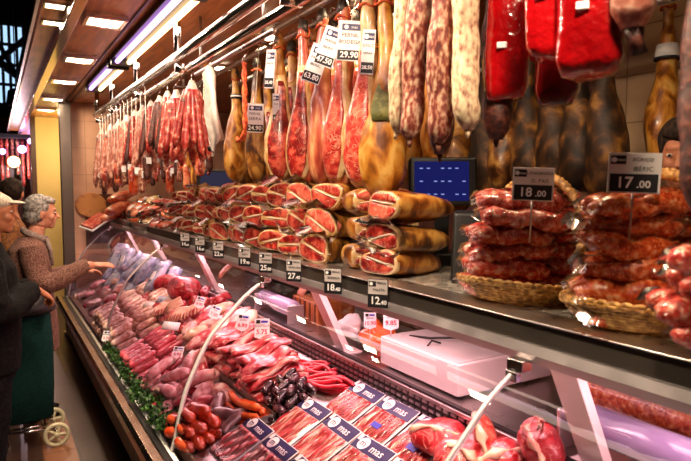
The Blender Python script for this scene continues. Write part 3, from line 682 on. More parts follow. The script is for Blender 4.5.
# ---- bacon packs with navy header
def bacon_pack(meat):
    """local: x = along the slope (header at +x), y along the counter, z up"""
    t = thing('bacon_pack', (0, 0, 0), 'x', 'meat pack', 'sliced bacon packs')
    MB().box((-.12, -.105, 0), (.12, .105, .003)).build('card', 'paper', t, False, bev=.001)
    MB().box((.055, -.100, .003), (.116, .100, .0055)).build('header', 'navy', t, False)
    S = random.Random(len(meat)); tr = MB()
    for k in range(9):
        y = -.080+k*.020; zz = .007+.002*S.random()
        rings = []
        for q in range(11):
            x = -.108+q*.0157; rings.append([(x, y+.014*cos(a)+.003*sin(q*1.1+k), zz+.0035*sin(a)+.0025*sin(q*.9+k*2)) for a in [2*pi*j/8 for j in range(8)]])
        tr.loft(rings, 0)
    tr.build('bacon_slices', meat, t, True, rough=.002, nsc=60)
    d = MB().tube([(.085, .05, .0055), (.085, .05, .0075)], [.027, .027], 28); lg = d.build('logo_disc', 'paper', t, False)
    text('m', .042, 'navy', lg, (.085, .05, .0079), (0, 0, -pi/2), 'logo_letter')
    text('mas', .046, 'paper', t, (.083, -.032, .0062), (0, 0, -pi/2), 'lettering')
    MB().box((.09, .080, .0055), (.114, .099, .0065)).build('price_sticker', 'white', t, False)
    # clear blister over the slices
    w = MB(); rings = []
    for s in (0, 1):
        pass
    X0, X1, Yw, Z1 = -.117, .054, .1, .0125
    w.add([(X0, -Yw, .0035), (X1, -Yw, .0035), (X1, Yw, .0035), (X0, Yw, .0035), (X0+.012, -Yw+.012, Z1), (X1-.012, -Yw+.012, Z1), (X1-.012, Yw-.012, Z1), (X0+.012, Yw-.012, Z1)],
          [(4, 5, 6, 7), (0, 1, 5, 4), (1, 2, 6, 5), (2, 3, 7, 6), (3, 0, 4, 7)])
    w.build('clear_film', 'wrap', t, False)
    return t
KP = {m: Kind(bacon_pack(m)) for m in ('bacon', 'bacon2')}
def add_sticker(o):
    MB().box((-.035, -.03, .0128), (-.01, .02, .0140)).build('blue_sticker', 'blueink', o, False)
rows = [('back', 1.325, 2.01, 4, .020), ('middle', 1.14, 2.12, 5, .034), ('front', .94, 2.245, 5, .044)]
later = []
for ri, (rn, xh, yc, n, h) in enumerate(rows):
    for k in range(n):
        y = yc-k*.222
        kind = 'bacon2' if ri == 0 else 'bacon'
        rot = slope_rot(JIT(.07), DA+.03)
        d = V((cos(DA), 0, sin(DA)))
        c = V((xh, y, dkz(xh)+h))-d*.12
        o_ = KP[kind].put(c, rot, ('dark red' if ri == 0 else 'pink')+' sliced bacon pack with navy header, '+rn+' row, '+nth(k)+' from the sausage trays')
        if ri == 0 and k in (1, 2): later.append(o_)
for o_ in later: add_sticker(o_)
# ---- cured ham pieces at the near end of the deck
def cured(seed, rx, ry, rz):
    t = thing('cured_ham_cut', (0, 0, 0), 'x', 'cured ham', 'cured ham cuts beside the bacon packs')
    MB().blob((0, 0, 0), (rx, ry, rz), 24, 16).build('lean', 'cut2' if seed == 4 else 'beef', t, True, rough=.02, nsc=14, seed=seed)
    m = MB(); ring = [(-rx*.2, ry*1.0*cos(2*pi*j/24), rz*1.0*sin(2*pi*j/24)) for j in range(24)]
    m.tube([(x, y*.985, z*.985) for x, y, z in ring], [(.012+.007*sin(j*1.7+seed), .009) for j in range(24)], 8, closed=True).build('fat_rim', 'fatpink', t, True, rough=.012, nsc=28, seed=seed)
    return t
for i, (u, v, h, s, rot, lb) in enumerate([(440, 437, .06, (.08, .10, .05), (0, -.3, .5), 'dark red cured ham cut overlapping the dark bacon packs'), (487, 441, .09, (.035, .085, .085), (0, -.35, -.75), 'round smooth disc of cured loin standing behind the ham cuts'),
        (462, 455, .075, (.09, .08, .055), (0, -.4, .2), 'cured ham cut with creamy fat edge beneath the round loin'), (540, 448, .09, (.06, .10, .07), (0, -.4, -.6), 'big dark red ham cut in clear wrap beside the cling film roll'), (505, 458, .06, (.08, .09, .05), (0, -.4, 1.2), 'cured ham cut between the round loin and the big wrapped cut')]):
    t = cured(i+3, *s); t.location = deck(u, v, h); t.rotation_euler = rot; t['label'] = lb
    if i == 3:
        MB().tube([(0, -.02, .06), (-.005, -.06, .10), (0, -.10, .12)], [(.035, .03), (.02, .015), (.035, .02)], 12, caps=False).build('wrap_twist', 'wrap', t, True, rough=.01, nsc=30)
# ---- pale blue rounded forms filling the bluish area at the far end
def blueform(seed):
    t = thing('pale_blue_form', (0, 0, 0), 'x', 'form', 'pale blue forms in the far case')
    MB().loft([ring_sup(x, .07*k, .022*k, 20, .6, seed) for x, k in ((-.11, .3), (-.10, .8), (-.06, 1), (.0, 1), (.06, 1.02), (.10, .8), (.11, .3))]).build('blue_shell', 'packblue', t, True, rough=.022, nsc=26, seed=seed)
    MB().box((-.03, -.03, .018), (.03, .02, .028)).build('pale_panel', 'paper', t, False); MB().box((-.03, .022, .018), (.03, .034, .028)).build('navy_band', 'navy', t, False)
    return t
KB = [Kind(blueform(k)) for k in (2, 5)]
for i in range(18):
    x = 1.04+(i % 3)*.09; y = 4.95+(i//3)*.36
    KB[i % 2].put(on_deck(x+JIT(.02), y+JIT(.05), .05+.07*((i*5) % 3)), (JIT(.3), -.9+JIT(.3), JIT(.5)), 'pale blue packet with navy print in the far case, '+nth(i)+' from the beef', scale=R.uniform(1, 1.4))
# ---- price cards standing in the meat
def case_card(loc, rot, l1, l2, label, h=.05, s=1.0):
    t = thing('price_card', loc, label, 'price tag', 'white price cards in the case', rot, s)
    MB().add([(-.034, 0, -.04), (0, 0, -.052), (.034, 0, -.04), (.034, 0, .042), (-.034, 0, .042)], [(0, 1, 2, 3, 4)]).build('card', 'paper', t, False, solid=.002)
    MB().box((-.026, -.0025, .02), (-.008, -.0012, .036)).build('logo', 'ink', t, False); MB().box((-.004, -.0025, .023), (.026, -.0012, .033)).build('printed_name', 'blueink', t, False)
    text(l1, .014, 'ink', t, (0, -.0018, .010)); text(l2, .03, 'redink', t, (0, -.0018, -.018), name='price', bold=.0006)
    MB().cyl((0, .002, -.045), (0, .002, -.05-h), .002, 6).build('spike', 'steel', t)
    return t
fy = radians(-28)
case_card(deck(243, 322, .20), (-.25, .15, fy), 'LLOM', '6.90', 'white price card tilted in the pork fillets nearest the wide steel joint', .07)
case_card(deck(262, 328, .20), (-.25, 0, fy), 'COSTELLA', '5.75', 'larger white price card planted in the pork belly slices', .07, 1.15)
case_card(at(370, 320, X=1.42), (0, 0, fy), 'PERNIL', '10.90', 'white price card with red price beside the crumpled paper', .07, .8)
case_card(at(391, 319, X=1.42), (0, 0, fy), 'LLOM', '9.85', 'white price card with red price above the white weighing machine', .08, .95)
case_card(deck(200, 302, .22), (-.3, .3, fy), 'VEDELLA', '8.90', 'small white price card in the beef cuts', .06, .8)
case_card(deck(215, 312, .17), (-.4, .4, fy), 'XAI', '7.50', 'white price card lying tilted before the beef', .06, .9)
case_card(deck(178, 352, .10), (-.9, .1, fy), 'SALSITXA', '4.95', 'white price card lying on the inner pink sausages', .04, .9)
case_card(deck(107, 336, .10), (-.6, .1, fy), 'BOTIFARRA', '5.50', 'white price card beside the outer pink sausages', .04, .9)
# pale label trays
for i, (u, v, c, lb) in enumerate([(150, 305, 'cream', 'cream wedge shaped divider card lying on the pale sausages'), (164, 300, 'packblue', 'pale lilac divider card standing by the beef'), (171, 326, 'paper', 'blank white card lying on the rib racks')]):
    t = simple('divider_card', MB().box((-.03, -.055, -.003), (.03, .055, .003)), c, lb, 'card', deck(u, v, .14), (.1, -DA-.3, .5+i*.2))

# ------------------------------------------------------------------ on the work ledge
LZ = .888
t = thing('weighing_machine', (1.40, 1.57, LZ), 'large cream enamel box scale on the work ledge behind the bacon packs', 'scale')
MB().box((0, 0, .012), (.49, .495, .130)).build('housing', 'cream', t, False, bev=.006)
ft = 0
for x, y in ((.04, .04), (.04, .455), (.45, .04), (.45, .455)): MB().cyl((x, y, 0), (x, y, .014), .016, 12).build('foot', 'rubber', t)
MB().box((.012, .012, .130), (.478, .483, .134)).build('weighing_plate', 'laminate', t, False, bev=.002)
MB().tube([(.10, .42, .134), (.13, .32, .142), (.20, .25, .150), (.30, .2, .14), (.36, .10, .137), (.42, .02, .14)], [.005]*6, 8).build('cable', 'black', t)
MB().tube([(.06, .25, .134), (.09, .26, .15), (.12, .24, .14)], [.004]*3, 8).build('hook_handle', 'black', t)
def film(loc, L, r, label):
    t = thing('film_roll', loc, label, 'film roll', 'cling film rolls on the work ledge')
    MB().cyl((0, -L/2, 0), (0, L/2, 0), r, 28).build('film', 'film', t)
    MB().cyl((0, -L/2-.025, 0), (0, L/2+.025, 0), r*.55, 18).build('core', 'paper', t)
    for s in (-1, 1): MB().box((-r*1.1, s*(L/2+.03)-.006, -(loc.z-LZ)), (r*1.1, s*(L/2+.03)+.006, r*.5)).build('bracket', 'alu', t, False, bev=.004)
    return t
film(V((1.43, 3.20, .968)), .42, .047, 'purple sheened cling film roll on the ledge near the vendor hands')
film(V((1.44, .80, .985)), .58, .052, 'purple sheened cling film roll beside the upright at the near end')
t = thing('wrapped_chorizo_log', (1.70, .85, .978), 'long orange red cured log in clear wrap behind the near film roll', 'cured log')
P = [(0, -.42+.84*k/24, 0) for k in range(25)]
MB().tube(P, [.072*(1+.05*sin(k*1.9))*(.5 if k in (0, 24) else 1) for k in range(25)], 20).build('log', 'chor2', t, True, rough=.006, nsc=20)
MB().tube(P[1:-1], [.079]*23, 20, caps=False).build('wrapper', 'wrap', t, True, rough=.006, nsc=26)
MB().box((-.05, -.35, -.09), (.05, .35, -.06)).build('stand', 'alu', t, False, bev=.003)
t = thing('chopping_block', (1.52, 2.98, LZ), 'brown wooden block standing on the work ledge under the vendor hands', 'wooden block')
MB().box((-.02, -.16, 0), (.22, .16, .13)).build('block', 'woodbox', t, False, bev=.006)
m = MB()
for k in range(5): m.box((-.024, -.13+k*.06, .01), (-.019, -.115+k*.06, .12))
m.build('groove', 'darkwood', t, False)
simple('crumpled_paper', MB().blob((0, 0, 0), (.06, .075, .045), 20, 14), 'paper', 'crumpled white paper wad on the work ledge beside the price cards', 'paper wad', at(351, 325, X=1.46), rough=.03, nsc=22)
bpos = at(372, 352, X=1.5)
simple('plastic_bag', MB().blob((0, 0, 0), (.07, .10, .075), 20, 14), 'orange', 'orange plastic bag slumped beside the white weighing machine', 'bag', V((1.49, 2.22, LZ+.07)), rough=.035, nsc=16)
# ------------------------------------------------------------------ cured pieces stacked on the stone top
def ham_end(seed, L=.34, ry=.10, rz=.049, rind='rind', lean='cut', flare=False):
    """cut face at x = 0, rind behind"""
    S = random.Random(seed); ph = S.uniform(0, 6); am = .09; t = thing('cured_ham_piece', (0, 0, 0), 'x', 'cured ham', 'wrapped cured ham pieces stacked on the stone top')
    m = MB(); rings = []
    for s, k in ((0, .97), (.03, 1.0), (.2, 1.03), (.45, 1), (.65, .9), (.82, .7), (.94, .42), (1, .12)): rings.append(ring_sup(L*s, ry*k, rz*k, 28, .75, ph, am))
    m.loft(rings).build('rind', rind, t, True, rough=.007, nsc=16, seed=seed)
    f = MB(); f.loft([ring_sup(.01, ry*.98, rz*.98, 28, .75, ph, am), ring_sup(-.003, ry*.95, rz*.95, 28, .75, ph, am), ring_sup(-.007, ry*.9, rz*.9, 28, .75, ph, am)]).build('fat_layer', 'fat', t, True, rough=.003, nsc=30, seed=seed)
    tl = S.uniform(-.45, .45); off = S.uniform(-.25, .3); l = MB()
    def lobe(sg):
        # half of the face on one side of the tilted fat seam
        face = [(p[1]*.87, p[2]*.87) for p in ring_sup(0, ry, rz, 56, .75, ph, am)]; nx, nz = -sin(tl), cos(tl); d0 = off*rz+.0025*sg
        pts = [(y, z) for y, z in face if sg*((y*nx+z*nz)-d0) > 0]
        # order along the rim, then close with the seam
        cy = sum(p[0] for p in pts)/len(pts); cz = sum(p[1] for p in pts)/len(pts); pts.sort(key=lambda p: atan2(p[1]-cz, p[0]-cy))
        return [[(x, cy+(y-cy)*k, cz+(z-cz)*k) for y, z in pts] for x, k in ((-.003, 1), (-.009, .97), (-.0125, .8), (-.0135, .35))]
    l.loft(lobe(1)); l.loft(lobe(-1)); l.build('lean', lean, t, True, rough=.003, nsc=45, seed=seed)
    w_ = ry*1.0; c_, s_ = cos(tl), sin(tl); z0 = off*rz*cos(tl)
    MB().tube([(.004, -w_*c_, z0-w_*s_*.5), (-.011, -w_*.5*c_, z0-w_*.5*s_), (-.013, 0, z0), (-.011, w_*.5*c_, z0+w_*.5*s_), (.004, w_*c_, z0+w_*s_*.5)], [(.003, .002)]*5, 6).build('fat_seam', 'whitefat', t, True, rough=.002, nsc=40)
    if flare:
        w = MB(); n = 28; vs = []
        for k in range(4):
            for j_ in range(n):
                a = 2*pi*j_/n; p = ring_sup(0, ry, rz, n, .75, ph, am)[j_]; g = 1.03+.11*k; vs.append((.02-.022*k, p[1]*g*(1+.05*k*S.uniform(-1, 1)), p[2]*g*(1+.07*k*S.uniform(-1, 1))))
        w.add(vs, [(k*n+j_, k*n+(j_+1) % n, (k+1)*n+(j_+1) % n, (k+1)*n+j_) for k in range(3) for j_ in range(n)]).build('clear_wrap', 'wrap', t, True)
    return t
def ham_half(seed, L=.32, D=.13, rz=.047, lean='cut'):
    """long cut face on the -y side, golden rind behind"""
    S = random.Random(seed); ph = S.uniform(0, 6); t = thing('cured_ham_piece', (0, 0, 0), 'x', 'cured ham', 'wrapped cured ham pieces stacked on the stone top')
    def rg(x, k, d, n=20):
        o = []
        for j in range(n):
            a = -pi/2+pi*j/(n-1)-0; o.append((x, d*cos(a)**.7 if cos(a) > 0 else 0, rz*k*sin(a)))
        return o
    m = MB(); rings = [rg(L*s, k*(1+.05*sin(s*7+ph)), D*kk) for s, k, kk in ((0, .55, .4), (.04, .85, .75), (.2, 1, 1), (.5, 1.02, 1), (.75, .85, .85), (.93, .6, .6), (1, .3, .3))]
    m.loft(rings).build('rind', 'rindbrown', t, True, rough=.004, nsc=18, seed=seed)
    def face(y, k0, nm, mt, z0=0, kz=1.0, xa=.0, xb=1.0):
        q = MB(); rr = []
        pts = []
        for s in [xa+(xb-xa)*i/14 for i in range(15)]:
            e = min(s-xa, xb-s)/(xb-xa); h = rz*k0*kz*min(1, .35+4*e)*(1.02-.35*max(0, s-.55)); pts.append((L*s, h))
        top = [(x, y, z0+h) for x, h in pts]; bot = [(x, y, z0-h) for x, h in reversed(pts)]
        ring = top+bot; cx = L*(xa+xb)/2
        ring2 = [(cx+(x-cx)*.96, y-.004, z0+(z-z0)*.9) for x, y_, z in ring]; ring0 = [(x, .006, z) for x, y_, z in ring]
        q.loft([ring0, ring, ring2]).build(nm, mt, t, True, rough=.0015, nsc=40, seed=seed)
    face(-.002, .93, 'fat_layer', 'fat')
    face(-.006, .9, 'lean', lean, rz*.42, .42, .05, .95)
    face(-.006, .9, 'lean', lean, -rz*.42, .40, .05, .97)
    MB().tube([(L*.02, 0, -rz*.1), (L*.3, -.012, -rz*.03), (L*.6, -.012, .0), (L*.95, 0, rz*.15)], [(.004, .002)]*4, 6).build('string', 'whitefat', t)
    return t
PA = [Kind(ham_end(k, rind=r, lean=l, flare=k % 2 == 0)) for k, r, l in ((1, 'rindbrown', 'cut'), (2, 'rind2', 'cut2'), (3, 'rindbrown', 'cut'), (4, 'rind2', 'cut'), (5, 'rindbrown', 'cut2'), (6, 'rind2', 'cut'), (7, 'rindbrown', 'cut'))]
PBk = [Kind(ham_half(k, lean=l)) for k, l in ((1, 'cut'), (2, 'cut2'), (3, 'cut'))]
TZ = 1.321
LAY = ['bottom', 'second', 'third', 'top']
cols = [(1.80, 'A', 2, .098), (2.06, 'B', 3, .108), (2.30, 'A', 3, .116), (2.52, 'A', 3, .116), (2.74, 'A', 3, .116), (2.96, 'A', 3, .116), (3.18, 'A', 3, .116), (3.38, 'A', 3, .114), (3.57, 'A', 3, .112), (3.76, 'A', 3, .11), (3.96, 'A', 3, .11), (4.16, 'A', 3, .108), (4.36, 'A', 3, .105), (4.58, 'A', 3, .105)]
n_ = 0
for ci, (y, ty, nl, ph_) in enumerate(cols):
    for l in range(nl):
        z = TZ+ph_*.53+l*ph_; x = 1.215+JIT(.015)+.012*l; far = y > 3.3
        lab = 'wrapped cured ham piece, '+LAY[l]+' layer of the shelf stack, '+nth(ci)+' column from the chorizo baskets'
        kz = ph_/.098; sc = (1, 1, kz) if not far else (R.uniform(.75, .95), R.uniform(.78, .95), R.uniform(.8, .95)*kz)
        if ty == 'A': PA[(n_*3+ci*2) % 7].put((x+JIT(.02), y+JIT(.02), z), (JIT(.22), JIT(.12), (.18 if y < 2 else .42)+JIT(.12) if not far else R.uniform(.1, .9)), lab, scale=(sc[0]*(1 if y < 2 else .85), sc[1]*(.95 if y < 2 else 1.02), sc[2]))
        else: PBk[n_ % 3].put((x, y-.05, z), (JIT(.06), JIT(.04), .05+JIT(.08)), lab, scale=sc)
        n_ += 1
# big bright boned ham on the two near pieces
t = ham_end(11, .36, .085, .062, 'rindbrown', 'cut2'); t.location = (1.25, 1.83, TZ+.052+2*.098+.012); t.rotation_euler = (.05, .05, .10); t['label'] = 'largest boned ham, round bright cut face, on top in front of the blue-screened till'
# ---- small packs at the far half of the shelf
def slice_pack(m1):
    t = thing('sliced_meat_pack', (0, 0, 0), 'x', 'meat pack', 'small packs heaped on the far end of the shelf')
    MB().blob((0, 0, 0), (.10, .075, .028), 16, 10).build('cured_meat', m1, t, True, rough=.016, nsc=16)
    m = MB(); n = 24; vs = []
    for k, r in enumerate((1.0, 1.28)):
        for j in range(n): a = 2*pi*j/n; vs.append((.10*r*cos(a), .075*r*sin(a), .006*sin(j*2.3)*k))
    m.add(vs, [(j, (j+1) % n, n+(j+1) % n, n+j) for j in range(n)]).build('clear_edge', 'wrap', t, True, solid=.0012)
    MB().box((-.025, -.02, .024), (.025, .02, .031)).build('white_sticker', 'white', t, False)
    return t
KS = [Kind(slice_pack(m)) for m in ('coral', 'cut', 'cut2', 'fat', 'coral', 'chor2')]
i = 0
for y in (4.86, 5.06, 5.28, 5.5, 5.74, 6.0, 6.25, 6.5, 6.75, 6.95):
    for x, lv in ((1.24, 0), (1.25, 1), (1.46, 0), (1.48, 1), (1.47, 2), (1.68, 1)):
        if lv == 2 and i % 3 == 0: i += 1; continue
        KS[(i*5+i//6) % 6].put((x+JIT(.03), y+JIT(.03), TZ+.04+lv*.075), (JIT(.5), -.45+JIT(.4), R.uniform(-1, 1)), 'small wrapped cured meat pack, '+nth(i)+' of the heap between ham stack and chrome post', scale=R.uniform(.85, 1.15)); i += 1
for i, (u, v, yy, lb) in enumerate([(122, 196, 6.7, 'orange red cured fillet lying on top of the heap nearest the round brown board'), (118, 208, 6.6, 'orange red cured fillet below another beside the round brown board'), (112, 215, 6.8, 'orange red cured fillet lowest beside the round brown board')]):
    simple('cured_fillet', MB().blob((0, 0, 0), (.16, .10, .055), 20, 12), 'coral', lb, 'cured pork', at(u, v, Y=yy), (0, -.3, .3+.2*i), 'orange red cured fillets', rough=.02, nsc=10)
t = simple('meat_tray', MB().box((-.13, -.10, 0), (.13, .10, .03)), 'cut2', 'tilted tray of red sliced meat at the far corner of the shelf', 'meat tray', at(96, 222, Y=7.0), (.2, -.5, .4), bev=.01)
MB().box((-.145, -.115, -.012), (.145, .115, .004)).build('tray_rim', 'white', t, False, bev=.004)
t = thing('round_board', at(91, 205, Y=7.235), 'round brown board leaning on the dark recess of the end wall', 'board', None, (pi/2-.1, 0, 0))
MB().tube([(0, 0, -.012), (0, 0, .012)], [(.165, .165)]*2, 32).build('disc', 'bread', t, False, bev=.004)
t.scale = (1, .85, 1)
# ---- till with blue screen
t = thing('till_screen', (1.66, 1.98, TZ), 'black till with a blue lit touch screen behind the largest boned ham', 'till', None, (0, 0, radians(-33)))
MB().box((-.08, -.07, 0), (.08, .09, .05)).build('base', 'black', t, False, bev=.006); MB().box((-.03, -.01, .05), (.03, .04, .30)).build('stand', 'black', t, False, bev=.004)
MB().loft([[(-.145, -.05, .255), (.145, -.05, .255), (.145, .06, .275), (-.145, .06, .275)], [(-.145, -.025, .46), (.145, -.025, .46), (.145, .06, .455), (-.145, .06, .455)]]).build('housing', 'black', t, False, bev=.012)
s = MB().add([(-.122, -.0495, .275), (.108, -.0495, .275), (.108, -.0305, .442), (-.122, -.0305, .442)], [(0, 1, 2, 3)]).build('screen', 'screen', t, False)
g = MB()
for r_ in range(3):
    for k in range(7):
        if (r_*5+k*3) % 4 == 0: continue
        x = -.10+k*.03; z = .30+r_*.055; y = -.0505+(z-.275)/.167*.019
        g.add([(x, y, z), (x+.014, y, z), (x+.014, y+.0006, z+.005), (x, y+.0006, z+.005)], [(0, 1, 2, 3)])
g.build('screen_print', 'glow', s, False)
t = thing('till_screen', (1.62, 4.78, TZ), 'small grey till screen far behind the stacked hams', 'till', None, (0, 0, radians(-15)))
MB().box((-.05, -.05, 0), (.05, .05, .2)).build('stand', 'black', t, False, bev=.004); MB().box((-.19, -.03, .2), (.19, .06, .48)).build('housing', 'black', t, False, bev=.01); MB().box((-.16, -.034, .23), (.1, -.03, .46)).build('screen', 'screen2', t, False)
t = thing('black_cabinet', (2.22, 4.9, 0), 'tall black cabinet behind the counter near the pink tiled pillar', 'cabinet')
MB().box((-.25, -.2, 0), (.25, .25, 1.98)).build('body', 'black', t, False, bev=.01); MB().box((-.24, -.212, .1), (.24, -.2, 1.9)).build('door', 'darkband', t, False, bev=.004)
t = thing('keypad', (1.46, 1.55, TZ), 'black keypad with a thin bright stylus beside the chorizo basket', 'keypad', None, (0, 0, radians(-40)))
MB().loft([[(-.09, -.07, 0), (.09, -.07, 0), (.09, .07, 0), (-.09, .07, 0)], [(-.08, .0, .24), (.08, .0, .24), (.08, .05, .25), (-.08, .05, .25)]]).build('housing', 'black', t, False, bev=.01)
MB().cyl((-.02, -.02, .23), (.12, -.06, .15), .003, 8).build('stylus', 'chrome', t)

# ---- wicker baskets heaped with chorizo packs
def basket(loc, rx, ry, h, label, yaw=0, tilt=0):
    t = thing('wicker_basket', loc, label, 'basket', None, (0, tilt, .22))
    m = MB(); ns = 40; nr = 9
    def P(k, j):
        s = k/(nr-1); a = 2*pi*j/ns; kx = .72+.28*s**.6+(.012*(1 if (j+k) % 2 else -1)); return (rx*kx*cos(a), ry*kx*sin(a), .006+(h-.006)*s+(.02*cos(a)**2*s))
    for k in range(nr):
        m.tube([P(k, j) for j in range(ns)], [.0065]*ns, 6, closed=True)
    m.build('woven_side', 'wicker', t)
    st = MB()
    for j in range(0, ns, 2): st.tube([P(k, j) for k in range(nr)], [.004]*nr, 5)
    st.build('stakes', 'wicker', t)
    MB().tube([(rx*.74*cos(2*pi*j/ns), ry*.74*sin(2*pi*j/ns), z) for z in (0,) for j in range(ns)], [.005]*ns, 6, closed=True).loft([[(rx*.74*cos(2*pi*j/ns), ry*.74*sin(2*pi*j/ns), z) for j in range(ns)] for z in (0, .006)]).build('bottom', 'wicker', t)
    r = MB()
    for q in range(2): r.tube([(rx*1.02*cos(a)+.0, ry*1.02*sin(a), h+.02*cos(a)**2+.006*sin(a*22+q*pi)) for a in [2*pi*j/132 for j in range(132)]], [.0065]*132, 6, closed=True, up=(0, 0, 1))
    r.build('braided_rim', 'wicker', t)
    hd = MB()
    for q in range(3):
        hd.tube([(.008*sin(a*24+q*2.09)+.085*sin(a), -ry*.98*cos(a), h+.315*sin(a)**.7+.008*cos(a*24+q*2.09)) for a in [pi*j/60 for j in range(61)]], [.0095]*61, 7)
    hd.build('handle', 'wicker', t)
    return t
BS = [((1.37, 1.25, TZ), .20, .18, .05, 'wicker basket of dark red chorizo packs between the ham stack and the fuller basket'), ((1.36, .86, TZ), .20, .18, .05, 'wicker basket of orange red chorizo packs under the 17.00 sign'), ((1.27, .49, TZ), .17, .16, .05, 'wicker basket at the near end, only its packs and rim edge in view')]
for a in BS: basket(*a)
def chorizo_pack(seed, m0):
    t = thing('chorizo_pack', (0, 0, 0), 'x', 'chorizo pack', 'chorizo packs heaped in the baskets')
    S = random.Random(seed); c = MB(); L = .25
    for sgn in (-1, 1):
        P = [(-L/2+L*k/16, sgn*(.026+.006*sin(k*.5+seed)), .004*sin(k*.8)) for k in range(17)]
        c.tube(P, [.028*min(1, .45+min(k, 16-k)*.3)*(1+.08*sin(k*1.3+seed*sgn)) for k in range(17)], 14)
    c.build('chorizo', m0, t, True, rough=.006, nsc=26, seed=seed)
    w = MB(); nx, ny = 21, 11; vs = []
    for a in range(nx):
        for b_ in range(ny):
            x = -.143+.286*a/(nx-1); y = -.064+.128*b_/(ny-1); e = max(abs(x)/.143, abs(y)/.064)
            vs.append((x, y, (.027-.006*cos(abs(y)*pi/.028+pi))*(1-e**6)+.004*S.uniform(-1, 1)+.006*S.uniform(-1, 1)*(e > .75)))
    w.add(vs, [(a*ny+b_, a*ny+b_+1, (a+1)*ny+b_+1, (a+1)*ny+b_) for a in range(nx-1) for b_ in range(ny-1)]).build('clear_wrap', 'wrap', t, True)
    return t
KC = [Kind(chorizo_pack(1, 'chor')), Kind(chorizo_pack(2, 'chor')), Kind(chorizo_pack(3, 'chor2')), Kind(chorizo_pack(4, 'chor2'))]
names = ['the basket beside the hams', 'the 17.00 basket', 'the nearest basket']
for b_ in range(3):
    (bx, by, bz) = BS[b_][0]; i = 0
    if b_ == 2: by += .08; bx -= .03
    for l in range(6 if b_ < 2 else 4):
        for r_ in range(2):
            k = (i+l) % 2+(0 if b_ == 0 else 2) if b_ < 2 else i % 2
            off = -.075+.15*r_+.010*l
            KC[k].put((bx+off+JIT(.012), by+JIT(.03)+.02*(l % 2), bz+.042+l*.050), (.14+JIT(.08), JIT(.14), -.62+JIT(.16)+(.3 if (l+r_) % 3 == 0 else 0)),
                      ('dark red' if k < 2 else 'orange red')+' chorizo pack, '+['lowest', 'second', 'third', 'fourth', 'fifth', 'top'][l]+' layer, '+['outer', 'inner'][r_]+' side, in '+names[b_], scale=1.02 if l else .9); i += 1
# ---- price tags on the dark rail
def rail_tag(u, price, word):
    p = at(u, 290, X=1.102); t = thing('price_tag', (1.102, p.y, 1.246), 'two-tone price tag reading '+price+' on the dark rail below the ham stack', 'price tag', 'price tags on the dark rail', (0, 0, radians(-52)))
    w = .036
    MB().box((-w, -.002, 0), (w, 0, .098)).build('card', 'ink', t, False); MB().box((-w+.002, -.0032, .046), (w-.002, -.002, .096)).build('name_panel', 'laminate', t, False)
    MB().box((-w+.005, -.004, .072), (-.006, -.003, .090)).build('logo_panel', 'ink', t, False); MB().tube([(-w+.013, -.0045, .081), (-w+.013, -.004, .081)], [.006, .006], 14).build('logo_disc', 'paper', t, False)
    text(word, .0125, 'ink', t, (.004, -.0038, .061)); text('PERNIL', .011, 'ink', t, (.014, -.0038, .084))
    text(price.split('.')[0], .036, 'paper', t, (-.010, -.0026, .023), name='price', bold=.0006); text('.'+price.split('.')[1], .020, 'paper', t, (.019, -.0026, .018), name='price', bold=.0004)
    return t
for u, p, w in ((378, '12.40', 'PALETA'), (333, '18.40', 'BODEGA'), (294, '27.40', 'GRAN RES'), (266, '25.80', 'RESERVA'), (245, '19.90', 'SERRA'), (219, '22.50', 'IBERIC'), (201, '16.80', 'DOLC'), (186, '14.60', 'CURAT')): rail_tag(u, p, w)
def basket_sign(loc, l1, l2, price, label, s=1, yaw=-48, roll=0):
    t = thing('price_sign', loc, label, 'price sign', None, (0, radians(roll), radians(yaw)), s)
    MB().box((-.055, -.0025, -.044), (.055, 0, .048)).build('card', 'white', t, False, bev=.001)
    MB().box((-.050, -.004, -.041), (.050, -.0025, .000)).build('price_panel', 'ink', t, False); MB().box((-.050, -.004, .022), (-.018, -.0025, .042)).build('logo_panel', 'ink', t, False)
    MB().tube([(-.043, -.0048, .032), (-.043, -.004, .032)], [.006, .006], 16).build('logo_disc', 'paper', t, False); text('mas', .011, 'paper', t, (-.028, -.0046, .032), name='logo_lettering')
    text(l1, .0115, 'ink', t, (.017, -.0032, .032)); text(l2, .0145, 'ink', t, (.018, -.0032, .011))
    text(price.split('.')[0], .036, 'paper', t, (-.019, -.0046, -.021), name='price', bold=.0006); text('.'+price.split('.')[1], .024, 'paper', t, (.021, -.0046, -.024), name='price', bold=.0005)
    MB().cyl((0, .003, .0), (0, .003, -.16), .0025, 8).build('stem', 'steel', t)
    return t
basket_sign(at(533, 185, X=1.28), 'LONGANISSA', 'D. PAIS', '18.00', 'black and white price sign reading 18.00 stuck in the chorizo basket beside the hams', 1.0, -46, 2)
basket_sign(at(634, 174, X=1.26), 'XORI\u00c7O', 'IB\u00c8RIC', '17.00', 'black and white price sign reading 17.00 above the fuller chorizo basket', 1.0, -55, 2)

